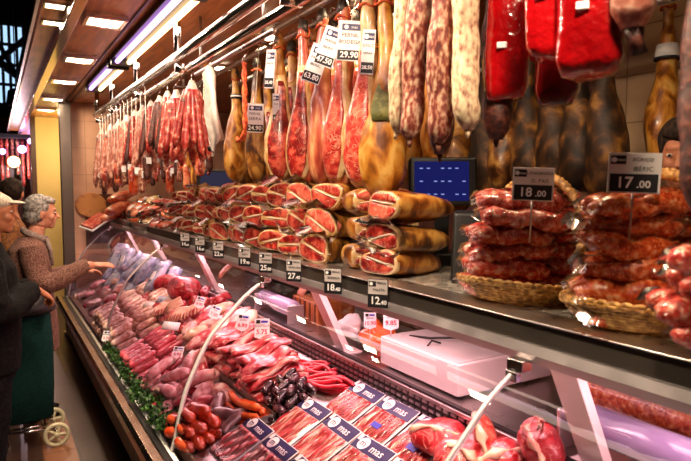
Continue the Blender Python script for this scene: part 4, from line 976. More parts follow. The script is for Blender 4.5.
# ------------------------------------------------------------------ hanging things
def hook_mb(r=.016, zt=0):
    """S hook whose top loop is over the rail at z = 0"""
    m = MB(); P = [((r)*sin(a), 0, zt+r*cos(a)) for a in [-2.0+k*.4 for k in range(11)]]
    P += [(.010, 0, -.02), (0, 0, -.035), (-.012, 0, -.05), (-.004, 0, -.064), (.012, 0, -.06)]
    return m.tube(P, [.0032]*len(P), 7)
HP = [(-.055, .020, .020, 0), (-.10, .027, .026, 0), (-.13, .025, .024, .002), (-.22, .029, .028, .006), (-.32, .038, .036, .01), (-.42, .056, .048, .01), (-.52, .083, .062, .005), (-.63, .112, .074, 0), (-.74, .118, .078, -.004), (-.82, .10, .066, -.006), (-.87, .07, .045, -.006), (-.895, .03, .02, -.006)]
def hring(z, rx, ry, xo, a0=0, a1=2*pi, n=24, k=1.0, closed=True):
    N = n if closed else n-1
    return [(xo+rx*k*cos(a0+(a1-a0)*j/N), ry*k*sin(a0+(a1-a0)*j/N), z) for j in range(n)]
def hanging_ham(seed, rind='rind', face=None, mould=False, band=False, wfac=1.0, ropec='rope'):
    S = random.Random(seed); t = thing('hanging_ham', (0, 0, 0), 'x', 'hanging ham', 'hams hanging behind the shelf')
    H = [(z, rx*(wfac if z < -.35 else 1), ry, xo) for z, rx, ry, xo in HP]
    pts = spl([(z, rx, ry) for z, rx, ry, xo in H], 3); xo = spl([(a[3], 0, 0) for a in H], 3)
    MB().loft([hring(p.x, p.y, p.z, q.x) for p, q in zip(pts, xo)]).build('rind', rind, t, True, rough=.016, nsc=8, seed=seed)
    hf = MB(); hf.loft([hring(z, rx, ry, 0, n=14) for z, rx, ry in ((-.048, .008, .008), (-.052, .02, .018), (-.085, .029, .028), (-.112, .028, .027), (-.116, .02, .02))]); hf.build('hoof', 'hoof', t)
    hook_mb().build('hook', 'chrome', t)
    r = MB(); r.tube([(.034*cos(a), .032*sin(a), -.135+.006*sin(3*a)) for a in [2*pi*k/24 for k in range(24)]], [.005]*24, 6, closed=True)
    r.tube([(0, 0, -.058), (.02, .0, -.07), (.036, 0, -.11), (.033, 0, -.135)], [.004]*4, 6); r.tube([(-.0, 0, -.058), (-.022, .0, -.08), (-.034, 0, -.135)], [.004]*3, 6); r.build('rope', ropec, t)
    def patch(name, m, aw, z0, z1, k, ca=0.0):
        n = 13; q = MB(); P = [(p, x.x) for p, x in zip(pts, xo) if z1 <= p.x <= z0]; N = len(P); rings = []
        for i, (p, x) in enumerate(P):
            w = aw*sin(pi*(i+.6)/(N+.2))**.35; w1 = w*(1+.3*noise.noise(V((i*.35, seed, 0)))); w2 = w*(1+.3*noise.noise(V((i*.35, seed, 9)))); rings.append(hring(p.x, p.y, p.z, x, -pi/2-w1+ca, -pi/2+w2+ca, n, k, False))
        vs = [v for r_ in rings for v in r_]; q.add(vs, [(i*n+j, i*n+j+1, (i+1)*n+j+1, (i+1)*n+j) for i in range(N-1) for j in range(n-1)])
        q.build(name, m, t, True, solid=.010, rough=.003, nsc=20, seed=seed)
    if face:
        sk = S.uniform(-.3, .3); patch('fat_layer', 'fat', 1.2, -.27, -.87, 1.05, sk); patch('lean', face, .68, -.31, -.86, 1.085, sk*1.5)
    if mould: patch('mould_patch', 'mould', .8, -.42, -.60, 1.03)
    if band:
        b_ = MB(); b_.loft([hring(-.24-k*.035, .037+.004*k, .036+.004*k, .006) for k in (0, 1)], caps=False); b_.build('paper_band', 'ink', t, True, solid=.003); b_ = MB(); b_.loft([hring(-.25-k*.012, .041, .040, .006) for k in (0, 1)], caps=False); b_.build('band_print', 'paper', t, True, solid=.002)
    return t
def Yof(u, X): return at(u, 200, X=X).y
hh = [ # u, X, kind args, yaw, scale, label
 (237, 1.46, dict(seed=1, rind='rind', band=True), .5, .92, 'golden ham with black and white paper band, beside the twisted red string'),
 (258, 1.46, dict(seed=2, rind='rind2', wfac=.9), 1.6, .92, 'brown ham behind the square white tag next to the banded ham'),
 (280, 1.33, dict(seed=3, rind='rind', face='cut', wfac=.72), -.2, .95, 'slender ham with red cut face and golden fat edge, slim card at its leg'),
 (293, 1.46, dict(seed=4, rind='rind', face='cut', wfac=.85), -.9, .97, 'ham with deep red cut face framed by cream fat, dark hoof high up'),
 (304, 1.33, dict(seed=12, rind='legpink', face='cut', wfac=.7), -.9, .96, 'narrow ham with red strip face between two pink sides, below the lower tilted card'),
 (314, 1.46, dict(seed=13, rind='rind', wfac=.8), .9, .97, 'golden ham squeezed behind the two slim pink legs'),
 (323, 1.33, dict(seed=5, rind='legpink', wfac=.66), 1.2, .95, 'slim pink ham leg behind the pair of tilted price cards'),
 (333, 1.46, dict(seed=6, rind='legpink', face='cut2', wfac=.8), -.9, 1.0, 'pink red skinned leg hanging just behind the slim pink leg'),
 (343, 1.33, dict(seed=7, rind='legpink', face='cut2', wfac=.7), -1.1, .97, 'ham with bright pink face and pink back right below the 29.90 card'),
 (354, 1.46, dict(seed=14, rind='rind', face='cut2', wfac=.8), -.2, 1.0, 'golden ham with pink face mostly hidden behind the one below the 29.90 card'),
 (366, 1.33, dict(seed=8, rind='fat', face='cut2', wfac=.74), -.9, .98, 'ham with pink cut strip and broad white fat beside the mould patched ham'),
 (383, 1.36, dict(seed=9, rind='rind', mould=True, wfac=.82), -.55, 1.02, 'largest golden ham with a green mould patch, beside the long salamis'),
 (410, 1.66, dict(seed=10, rind='rind', wfac=.85), .4, .9, 'golden ham half hidden behind the palest long salami'),
 (434, 1.66, dict(seed=11, rind='rind', wfac=.85), .9, .84, 'golden ham above the blue-screened till behind the mottled salamis')]
kinds = {}
for u, X, kw, yw, s, lb in hh:
    t = hanging_ham(**kw); t.location = (X, Yof(u, X), 2.518 if X < 1.5 else 2.48); t.rotation_euler = (0, 0, yw); t.scale = (s, s, s); t['label'] = lb
    if X >= 1.5: pass
rl4 = thing('hanging_rail', (1.66, 2, 2.6), 'steel rail carrying the second row of hams behind the first', 'rail')
MB().cyl((0, -.5, -.138), (0, 2.6, -.138), .016, 12).cyl((0, 2.3, -.138), (0, 2.3, 0), .01).cyl((0, -.4, -.138), (0, -.4, 0), .01).cyl((0, .3, -.138), (0, .3, 0), .01).build('tube', 'steel', rl4)
KD = [Kind(hanging_ham(seed=21, rind='rind3', wfac=.85, ropec='twine')), Kind(hanging_ham(seed=22, rind='rind3', wfac=.9, ropec='twine')), Kind(hanging_ham(seed=23, rind='rind2', wfac=.95, ropec='twine'))]
for i, (u, s, k, yw) in enumerate([(458, .98, 2, .3), (485, .93, 0, 1.0), (505, .88, 2, .5), (527, .84, 1, .8), (552, .84, 0, 1.1), (577, .86, 1, .7), (603, .88, 0, .9), (440, .9, 1, .2)]):
    KD[k].put((2.2, Yof(u, 2.2), 2.376), (0, 0, yw), 'blackish cured ham hanging near the back wall, '+nth(sorted([458, 485, 505, 527, 552, 577, 603, 440], reverse=True).index(u))+' from the cream tiles', 'black hams near the back wall', (s*1.3, s*1.3, s*.98))
KE = [Kind(hanging_ham(seed=41, rind='rind2', wfac=.9)), Kind(hanging_ham(seed=42, rind='rind', face='cut', wfac=.8)), Kind(hanging_ham(seed=43, rind='legpink', wfac=.85))]
for i, (u, k, yw) in enumerate([(247, 0, .3), (268, 1, -.6), (288, 2, .8), (309, 0, 1.2), (328, 1, -.2), (345, 2, .5), (374, 0, .9)]):
    KE[k].put((1.66, Yof(u, 1.66), 2.478), (0, 0, yw), 'ham half hidden in the second row, '+nth(i)+' from the twisted red string', 'hams in the second row', (.95,)*3)
t = hanging_ham(seed=31, rind='rind', wfac=1.0); t.location = (2.5, Yof(661, 2.5), 2.54); t.rotation_euler = (0, 0, .3); t.scale = (.92,)*3; t['label'] = 'golden ham with white band hanging before the cream tiles by the near end'
b_ = MB(); b_.loft([hring(-.30-k*.06, .046+.012*k, .044+.008*k, .009) for k in (0, 1)], caps=False); b_.build('white_band', 'paper', t, True, solid=.003)
b_ = MB(); b_.loft([hring(-.36-k*.012, .061, .055, .009) for k in (0, 1)], caps=False); b_.build('dark_band', 'ink', t, True, solid=.003)
rl5 = thing('hanging_rail', (2.5, 1.45, 2.6), 'short dark steel rail over the near golden ham', 'rail')
MB().cyl((0, -.4, -.08), (0, .4, -.08), .016, 12).cyl((0, -.3, -.08), (0, -.3, 0), .01).cyl((0, .3, -.08), (0, .3, 0), .01).build('tube', 'steel', rl5)
# ---- red string rope and cloth
t = thing('hanging_string', (1.02, Yof(246, 1.02), 2.292), 'twisted red sausage string hanging alone from a hook beside the white cloth bag', 'string')
hook_mb(.016).build('hook', 'chrome', t)
m = MB(); A = [(0, .0, -.06-.02*k) for k in range(16)]+[(.0, .006, -.38), (-.004, .03, -.41), (-.01, .06, -.42), (-.012, .075, -.40)]
for q in range(2): m.tube([(p[0]+.007*cos(k*.9+q*pi), p[1]+.007*sin(k*.9+q*pi), p[2]) for k, p in enumerate(A)], [.0075]*len(A), 7)
m.build('cord', 'rope', t)
rk = thing('hanging_rail', (1.02, 3, 2.6), 'thin steel rod behind the double rail carrying the red string', 'rail')
MB().cyl((0, -.7, -.30), (0, .4, -.30), .012, 10).cyl((0, -.6, -.30), (0, -.6, 0), .009).cyl((0, .3, -.30), (0, .3, 0), .009).build('tube', 'steel', rk)
t = thing('hanging_cloth_bag', (.935, Yof(212, .935), 2.294), 'white cloth bag hanging between the red sausage bunch and the red string', 'bag')
hook_mb(.02).build('hook', 'chrome', t)
MB().tube([(0, 0, -.058), (0, .0, -.09), (.0, .01, -.16), (.0, .0, -.28), (.02, -.01, -.40), (.0, 0, -.46)], [(.010, .010), (.03, .02), (.06, .022), (.072, .026), (.066, .03), (.05, .02)], 36).build('cloth', 'netbag', t, True, rough=.026, nsc=17)
# ---- sausage bunches on the front rail
def bunch(seed, m1, L, n, r, tie='netbag', m2=None):
    S = random.Random(seed); t = thing('hanging_sausage_bunch', (0, 0, 0), 'x', 'sausage bunch', 'sausage bunches on the front rail')
    hook_mb(.024).build('hook', 'chrome', t)
    MB().tube([(0, 0, -.056), (0, 0, -.075), (0, 0, -.11), (0, 0, -.15)], [.01, .018, .034, .05], 14).build('net_tie', tie, t, True, rough=.008, nsc=40)
    for k in range(n):
        a = 2*pi*k/n+S.uniform(-.2, .2); d = V((cos(a), sin(a), 0)); l = L*S.uniform(.85, 1.1); rr = []
        P = [tuple(d*(.028+.055*(s**1.1))+V((0, 0, -.10-l*s))) for s in [q/9 for q in range(10)]]
        for q in range(10): rr.append(r*(1+.07*sin(q*2.3+k))*(.35 if q == 9 else .6 if q == 0 else 1))
        MB().tube(P, rr, 9).build('sausage', m2 if (m2 and k % 3 == 0) else m1, t, True, rough=.002, nsc=40)
    return t
KBn = {'red': Kind(bunch(1, 'fuet', .29, 11, .017)), 'pale': Kind(bunch(2, 'fuet2', .42, 10, .017)), 'mix': Kind(bunch(3, 'fuet', .36, 9, .018, 'netbag', 'salami3')), 'dark': Kind(bunch(4, 'salami3', .33, 8, .02, 'netbag', 'fuet'))}
for i, (u, k, s) in enumerate([(104, 'pale', 1.15), (113, 'pale', 1.2), (121, 'pale', 1.15), (129, 'pale', 1.1), (137, 'mix', 1.05), (145, 'pale', 1.0), (153, 'dark', .95), (162, 'dark', .95), (178, 'red', 1.25), (194, 'red', 1.2), (170, 'mix', .9)]):
    X = .935 if i % 2 else .91
    KBn[k].put((.935, Yof(u, .935), 2.294), (0, 0, R.uniform(0, 6)), {'pale': 'bunch of long pale pink sausages', 'red': 'bunch of short red sausages', 'mix': 'bunch of red and dark sausages', 'dark': 'bunch of dark sausages'}[k]+' with white net top, '+nth(sorted([104, 113, 121, 129, 137, 145, 153, 162, 178, 194, 170]).index(u))+' from the end wall', scale=s)
# ---- small labelled sausages on the second rail at the far end
MB().cyl((.06, 4.0, -.1), (.06, 4.0, 0), .012).build('rod', 'steel', rl2)
def small_salami(m1, L, r, horseshoe=False):
    t = thing('hanging_sausage', (0, 0, 0), 'x', 'sausage', 'small labelled sausages on the far rail')
    zt = -.62
    hook_mb(.02).build('hook', 'chrome', t); MB().cyl((0, 0, -.058), (0, 0, zt+.02), .0025, 5).build('string', 'twine', t)
    if horseshoe: MB().tube([(.05*cos(a), 0, zt-.06+.075*sin(a)) for a in [-.9+k*.28 for k in range(18)]], [r*(.5 if k in (0, 17) else 1) for k in range(18)], 10).build('sausage', m1, t, True)
    else: MB().tube([(0, 0, zt+.02-L*k/10) for k in range(11)], [r*(.45 if k in (0, 10) else 1) for k in range(11)], 12).build('sausage', m1, t, True, rough=.003, nsc=30)
    MB().box((-.02, -r-.006, zt-.05), (.02, -r-.004, zt)).build('white_label', 'paper', t, False)
    return t
KL = [Kind(small_salami('salami3', .2, .026)), Kind(small_salami('fuet', .2, .018, True)), Kind(small_salami('coral', .22, .04)), Kind(small_salami('salami', .18, .03)), Kind(small_salami('rind', .2, .045))]
for i in range(22):
    y = 4.55+i*.122
    k = 4 if 3 <= i <= 4 else 2 if i == 5 else i % 4
    KL[k].put((1.46, y, 2.498), (0, 0, JIT(.6)), ['dark short salami', 'horseshoe red sausage', 'orange cured sausage', 'mottled short salami', 'orange golden cured piece'][k]+' with white label on a long string, '+nth(i)+' from the banded ham', scale=(1, 1, R.uniform(.85, 1.12)))
for i in range(14):
    y = 4.1+i*.15; k = (0, 3, 1, 2)[i % 4]
    KL[k].put((.885, y, 2.366), (0, 0, JIT(.6)), ['dark short salami', 'horseshoe red sausage', 'orange cured sausage', 'mottled short salami'][k]+' with white label below the sausage bunches, '+nth(13-i)+' from the end wall', scale=(.9, .9, R.uniform(.82, 1.0)))
# ---- long salamis close to the camera
def salami(m1, L, r, seed):
    t = thing('hanging_salami', (0, 0, 0), 'x', 'salami', 'long salamis on the front rail'); S = random.Random(seed)
    hook_mb(.024).build('hook', 'chrome', t); MB().tube([(0, 0, -.055), (0, 0, -.075)], [.008, .012], 10).build('tie', 'twine', t)
    P = [(.004*sin(k*.6+seed), .004*cos(k*.5), -.07-L*k/20) for k in range(21)]
    MB().tube(P, [r*(.4 if k in (0, 20) else .85 if k in (1, 19) else 1)*(1+.03*sin(k*1.7+seed)) for k in range(21)], 20).build('sausage', m1, t, True, rough=.004, nsc=18, seed=seed)
    MB().tube([P[-1], (.0, 0, -.09-L)], [.008, .004], 8).build('casing_end', m1, t)
    return t
for u0, vb, X, m1, r, tl, lb in [(405, 139, .97, 'salami2', .027, .06, 'palest long salami, outermost beside the mould patched ham'), (420, 146, .97, 'salami', .029, .04, 'mottled red long salami, second from the mould patched ham'), (438, 149, .935, 'salami', .032, .02, 'mottled red long salami hanging straight above the blue-screened till'), (466, 136, .935, 'salami2', .031, -.02, 'whitest long salami, hanging straight, short of its neighbours'), (489, 142, 1.0, 'salami3', .034, 0, 'dark long salami between the whitest one and the red vacuum packs'), (451, 158, 1.06, 'salami3', .032, 0, 'dark long salami in the gap behind the two straight pale ones')]:
    y = Yof(u0, X); p = at(u0, vb, X=X); L = 2.30-.09-p.z
    t = salami(m1, L, r, int(u0)); t['label'] = lb
    hx = 1.02 if X > .98 else .935
    t.location = (hx, y-tl, 2.294 if hx < 1 else 2.288); t.rotation_euler = (math.asin(tl/max(.3, L+.09)), 0, 0)
rk2 = thing('hanging_rail', (1.02, 1.0, 2.6), 'thin steel rod over the dark salamis and red packs', 'rail')
MB().cyl((0, -1.0, -.30), (0, .55, -.30), .012, 10).cyl((0, .4, -.30), (0, .4, 0), .009).cyl((0, -.6, -.30), (0, -.6, 0), .009).build('tube', 'steel', rk2)
t = salami('salami3', .62, .036, 77); t.location = (.935, Yof(700, .935)-.005, 2.294); t['label'] = 'dark salami nearest of all, at the edge of the picture before the golden banded ham'
# ---- red vacuum packs
def redpack(m1, w, d, h, seed):
    t = thing('hanging_vacuum_pack', (0, 0, 0), 'x', 'meat pack', 'red vacuum packs on the front rail'); S = random.Random(seed)
    hook_mb(.024).build('hook', 'chrome', t)
    rings = []
    for z, k in ((-.06, .12), (-.075, .35), (-.11, .8), (-.15, .96), (-.22, 1), (-.07-h*.75, 1.0), (-.07-h*.93, .96), (-.07-h, .8), (-.075-h, .4)):
        rings.append([(p[1], p[2], z) for p in ring_sup(0, w*k, d*min(1, k*1.05), 28, .55, seed, .03)])
    MB().loft(rings).build('film', m1, t, True, rough=.012, nsc=20, seed=seed)
    MB().box((-.024, -d-.006, -.066-h+.10), (-.002, -d-.0015, -.052-h+.10)).build('white_sticker', 'paper', t, False, bev=.002)
    return t
for u, vb, X, m1, w, lb, yw in [(506, 92, .99, 'redvac', .05, 'bright red vacuum pack beside the dark salami', -.75), (546, 62, .96, 'redvac', .042, 'short bright red vacuum pack, second along, with white sticker', -.8), (556, 104, 1.05, 'redvac2', .045, 'dark red vacuum pack hanging lowest, behind the short one', -.8), (588, 76, .96, 'redvac', .055, 'bright red vacuum pack nearest the marbled salami net', -.9)]:
    p = at(u, vb, X=X); h = 2.30-.075-p.z
    t = redpack(m1, w, .036, h, int(u)); hx = 1.02 if X > .98 else .935; t.location = (hx, p.y*hx/X, 2.294 if hx < 1 else 2.288); t.rotation_euler = (0, 0, yw); t['label'] = lb
t = thing('hanging_netted_salami', (.935, Yof(627, .935), 2.294), 'marbled salami in clear net, ends tied, beside the last red pack', 'salami')
hook_mb(.024).build('hook', 'chrome', t); hz = 2.294-at(627, 36, X=.935).z
MB().tube([(0, 0, -.06), (0, 0, -.1), (0, 0, -.16), (0, 0, -.25), (0, 0, -hz+.04), (0, 0, -hz+.01)], [.012, .032, .042, .042, .036, .018], 16).build('sausage', 'fuet2', t, True, rough=.004, nsc=30)
MB().tube([(0, 0, -hz+.015), (.01, 0, -hz-.01), (.018, 0, -hz-.03)], [.018, .012, .016], 10).build('tied_end', 'salami3', t)
# ---- cards hanging on the hams
def ham_card(u, v, X, w, h, lines, price, yaw, roll, label):
    p = at(u, v, X=X); t = thing('hanging_price_card', p, label, 'price card', 'white cards on the hams', (0, radians(roll), radians(yaw)))
    MB().box((-w, -.0015, -h), (w, .0015, h)).build('card', 'paper', t, False)
    MB().box((-w*.7, -.003, h*.52), (w*.85, -.0015, h*.84)).build('header', 'navy', t, False); MB().tube([(-w*.35, -.0035, h*.68), (-w*.35, -.003, h*.68)], [h*.11]*2, 16).build('logo_disc', 'paper', t, False); text('mas', h*.2, 'paper', t, (w*.3, -.0035, h*.68), name='logo_lettering')
    n = len(lines)
    for k, l in enumerate(lines): text(l, min(h*.32, w*2.6/max(4, len(l))), 'ink', t, (0, -.0022, h*(.28-.34*k)))
    MB().box((-w*.94, -.003, -h*.94), (w*.94, -.0015, -h*.46)).build('price_panel', 'ink', t, False); text(price, min(h*.42, w*.75), 'paper', t, (0, -.0035, -h*.70), name='price', bold=.0008)
    MB().tube([(0, .002, h-.004), (0, .03, h+.03), (.01, 1.4-X-.0, 2.49-p.z)], [.0014]*3, 5).build('string', 'twine', t)
    return t
ham_card(350, 41, 1.29, .052, .082, ['PERNIL', 'BODEGA'], '29.90', -34, 4, 'white card reading PERNIL BODEGA 29.90 on the pink faced hams')
ham_card(368, 52, 1.30, .026, .088, ['DOLÇ', 'SERRA'], '28.50', -34, 4, 'narrow white card beside the PERNIL BODEGA card')
ham_card(329, 47, 1.27, .045, .085, ['PERNIL', 'IBERIC'], '47.50', -50, 22, 'tilted white card overlapping another on the slim pink leg')
ham_card(316, 64, 1.26, .045, .085, ['PALETA', 'IBERIC'], '63.80', -50, 22, 'lower tilted white card of the overlapping pair')
ham_card(270, 69, 1.27, .030, .10, ['PALETA'], '35.40', -62, 6, 'slim white card seen nearly edge on by a ham hoof')
ham_card(255, 118, 1.34, .05, .085, ['PERNIL', 'SERRA'], '24.90', -25, 2, 'square white tag with dark header on the brown ham')
ham_card(276, 108, 1.29, .018, .075, ['GLA'], '31.0', -25, 0, 'small upright tag on the fat edged slender ham')
# ------------------------------------------------------------------ people
def head(m, c, yaw=0, pitch=0, s=1.0):
    M = Matrix.Translation(V(c)) @ Matrix.Rotation(yaw, 4, 'Z') @ Matrix.Rotation(pitch, 4, 'Y') @ Matrix.Scale(s, 4)
    B = lambda cc, r: m.blob(cc, r, 20, 14, 0, M)
    B((-.012, 0, .022), (.097, .076, .098)); B((.03, 0, -.05), (.06, .054, .062)); B((.03, 0, .01), (.06, .064, .07)); B((.062, 0, -.092), (.026, .028, .022))
    m.tube([(.085, 0, .018), (.100, 0, -.008), (.112, 0, -.030), (.092, 0, -.042)], [.009, .012, .016, .014], 10, mtx=M)
    B((.079, 0, .030), (.016, .048, .011)); B((.083, 0, -.064), (.012, .026, .007)); B((.080, 0, -.076), (.013, .022, .007))
    for q in (-1, 1): B((.056, q*.036, -.026), (.030, .024, .028)); B((-.008, q*.076, -.012), (.021, .010, .033))
    return M
def hand(m, w, d, nrm, curl=.5, s=1.0, side=1):
    """five fingered hand: w wrist, d towards the fingers, nrm out of the back of the hand"""
    d = V(d).normalized(); nrm = V(nrm); nrm = (nrm-d*nrm.dot(d)).normalized(); l = d.cross(nrm)*side
    M = Matrix((tuple(d)+(0,), tuple(l)+(0,), tuple(nrm)+(0,), (0, 0, 0, 1))).transposed(); M.translation = V(w)
    M = M @ Matrix.Scale(s, 4)
    m.tube([(-.02, 0, 0), (.01, 0, 0), (.05, .0, 0), (.085, 0, 0), (.095, 0, 0)], [(.024, .019), (.03, .017), (.039, .016), (.041, .014), (.036, .010)], 14, mtx=M)
    for k, (y, L) in enumerate(((.030, .068), (.010, .078), (-.011, .072), (-.030, .056))):
        P = [(.07, y*.9, 0), (.092, y, 0)]; a = 0; p = V((.092, y, 0))
        for f in (.45, .32, .23):
            a += curl*(.5 if f == .45 else .7); p = p+V((cos(a), y*1.2, -sin(a)))*L*f; P.append(tuple(p))
        m.tube(P, [.010, .0105, .0095, .0085, .0065], 9, mtx=M)
    m.tube([(.012, .022, -.002), (.035, .046, -.008), (.06, .060, -.016), (.082, .064, -.024)], [.013, .0125, .0105, .008], 9, mtx=M)
def limb(m, P, rr, n=12):
    pts = spl(P, 5); k = len(P)-1; R_ = []
    for i in range(len(pts)):
        t_ = i/5; a = min(int(t_), k-1); f = t_-a; R_.append(rr[a]*(1-f)+rr[a+1]*f)
    m.tube(pts, R_, n)
def person(root, label, hd, neck, torso, arms, legs, skin, clothes, hs=1.0, yaw=0, pitch=0, rot=0, hands=True):
    t = thing('person', root, label, 'person', None, (0, 0, rot))
    b = MB(); M = head(b, hd, yaw, pitch, hs)
    limb(b, [neck, tuple((V(neck)+V(hd))/2+V((-.008, 0, -.02))), tuple(V(hd)+V((-.015, 0, -.05)))], [.062, .054, .055])
    b.loft([[(c[0]+rx*cos(a), c[1]+ry*sin(a), c[2]) for a in [2*pi*j/20 for j in range(20)]] for c, rx, ry in torso])
    for P, up_, hd_ in arms:
        limb(b, P, [.052, .046, .038, .026]); 
        if hd_: hand(b, P[-1], *hd_)
    for P in legs: limb(b, P, [.085, .065, .055, .038]); b.tube([V(P[-1])+V((-.06, 0, -.03)), V(P[-1])+V((.03, 0, -.03)), V(P[-1])+V((.14, 0, -.045))], [(.036, .04), (.042, .04), (.028, .02)], 12)
    body = b.build('body', skin, t, True, remesh=.0065, relax=2)
    e = MB()
    for q in (-1, 1): e.blob((.080, q*.033, .006), (.010, .012, .007), 12, 8, 0, M)
    e.build('eyes', 'eyewhite', t)
    e = MB()
    for q in (-1, 1): e.blob((.0885, q*.033, .006), (.003, .005, .005), 10, 6, 0, M)
    e.build('irises', 'ink', t)
    return t, M
def garment(t, name, m, rings, sleeves=(), vox=.011, rough=.006):
    b = MB()
    b.loft([[(c[0]+rx*abs(cos(a))**.85*(1 if cos(a) > 0 else -1), c[1]+ry*abs(sin(a))**.85*(1 if sin(a) > 0 else -1), c[2]) for a in [2*pi*j/24 for j in range(24)]] for c, rx, ry in rings])
    for P, rr in sleeves: limb(b, P, rr, 14)
    return b.build(name, m, t, True, remesh=vox, relax=3, rough=rough, nsc=14)
# ---- grey haired lady leaning to the counter
lx, ly = .20, 4.72
A1 = [(.0, -.17, 1.245), (.06, -.25, 1.0), (.30, -.235, 1.085), (.385, -.22, 1.105)]; A2 = [(.0, .17, 1.245), (.10, .22, 1.0), (.26, .12, 1.02), (.34, .08, 1.03)]
t, M = person((lx, ly, 0), 'grey haired person in a brown tweed coat reaching towards the glass counter', (.085, 0, 1.475), (.03, 0, 1.29), [((-.01, 0, .75), .12, .15), ((.0, 0, .9), .12, .15), ((0, 0, 1.1), .12, .16), ((0, 0, 1.24), .10, .17), ((.015, 0, 1.3), .06, .08)],
    [(A1, 0, ((1, .05, -.05), (0, -.3, 1), .35, .92, -1)), (A2, 0, ((1, .1, -.1), (0, .3, 1), .5, .92, 1))], [[(-.01, s*.085, .8), (.0, s*.085, .5), (0, s*.085, .3), (-.02, s*.085, .09)] for s in (-1, 1)], 'skin', None, .98, 0, .08)
garment(t, 'coat', 'tweed', [((-.0, 0, .50), .17, .21), ((0, 0, .70), .165, .205), ((-.01, 0, .95), .15, .19), ((-.015, 0, 1.12), .15, .195), ((-.012, 0, 1.22), .125, .19), ((.0, 0, 1.285), .085, .12), ((.01, 0, 1.31), .06, .07)],
        [(A1[:3]+[(.335, -.23, 1.095)], [.085, .072, .060, .052]), (A2[:3]+[(.30, .10, 1.025)], [.085, .072, .060, .052])])
b = MB(); b.tube([(.035+.072*cos(a), .078*sin(a), 1.315-.035*cos(a)) for a in [2*pi*k/24 for k in range(24)]], [(.018, .024)]*24, 10, closed=True); b.tube([(.10, -.03, 1.30), (.13, -.04, 1.2), (.135, -.04, 1.1)], [(.03, .015)]*3, 10); b.build('scarf', 'scarf', t, True, rough=.006, nsc=25)
b = MB(); b.blob((-.028, 0, .036), (.098, .086, .098), 28, 18, 0, M); b.blob((-.045, 0, -.02), (.075, .080, .085), 24, 16, 0, M); b.blob((.03, 0, .088), (.055, .066, .035), 20, 12, 0, M); b.blob((-.025, -.062, -.005), (.03, .024, .06), 14, 10, 0, M); b.blob((-.085, 0, -.03), (.04, .045, .045), 18, 12, 0, M); b.build('hair', 'greyhair', t, True, rough=.003, nsc=30)
b = MB()
for s in (-1, 1): b.loft([[(x+.05*cos(a)*k, s*.085+.045*sin(a)*k, z) for a in [2*pi*j/14 for j in range(14)]] for x, z, k in ((-.02, .0, .9), (.0, .06, 1))])
for s in (-1, 1): b.blob((.05, s*.085, .03), (.11, .045, .035), 16, 10)
b.build('shoes', 'black', t)
# ---- man with beige cap, half outside the frame
mx, my = -.06, 3.72
A1 = [(.0, -.19, 1.27), (.06, -.27, 1.02), (.20, -.06, 1.07), (.25, .0, 1.075)]; A2 = [(.0, .19, 1.27), (.05, .27, 1.02), (.18, .30, 1.04), (.25, .30, 1.05)]
t, M = person((mx, my, 0), 'person in a beige flat cap and black jacket holding a shopping trolley', (.055, 0, 1.52), (.02, 0, 1.34), [((-.01, 0, .78), .12, .16), ((.0, 0, .95), .12, .16), ((0, 0, 1.12), .13, .17), ((0, 0, 1.27), .11, .19), ((.01, 0, 1.34), .06, .08)],
    [(A1, 0, ((.6, .5, -.5), (.2, -.4, 1), .9, 1.0, -1)), (A2, 0, ((.6, -.5, -.5), (.2, .4, 1), .9, 1.0, 1))], [[(-.01, s*.09, .85), (.02, s*.09, .5), (0, s*.09, .3), (-.02, s*.09, .09)] for s in (-1, 1)], 'skin2', None, 1.0, 0, .05)
garment(t, 'jacket', 'jacket', [((0, 0, .66), .155, .205), ((0, 0, .85), .16, .205), ((0, 0, 1.05), .165, .21), ((0, 0, 1.22), .15, .22), ((0, 0, 1.31), .10, .14), ((.01, 0, 1.365), .068, .072)], [(A1[:3]+[(.225, -.03, 1.073)], [.09, .078, .066, .055]), (A2[:3]+[(.225, .30, 1.047)], [.09, .078, .066, .055])])
garment(t, 'trousers', 'trous', [((0, 0, .62), .13, .18), ((0, 0, .8), .135, .185), ((0, 0, .92), .12, .17)], [([(0, s*.09, .78), (.02, s*.09, .5), (.0, s*.09, .28), (-.01, s*.09, .06)], [.10, .085, .075, .07]) for s in (-1, 1)])
b = MB(); b.blob((-.015, 0, .055), (.105, .088, .055), 24, 14, 0, M); b.blob((.095, 0, .055), (.055, .06, .011), 20, 8, 0, M); b.build('cap', 'cap', t, True, rough=.004, nsc=20)
b = MB(); b.blob((-.03, 0, .0), (.082, .080, .06), 20, 12, 0, M); b.build('hair', 'greyhair', t, True, rough=.008, nsc=26)
b = MB()
for s in (-1, 1): b.blob((.05, s*.09, .04), (.13, .048, .04), 16, 10)
b.build('shoes', 'black', t)
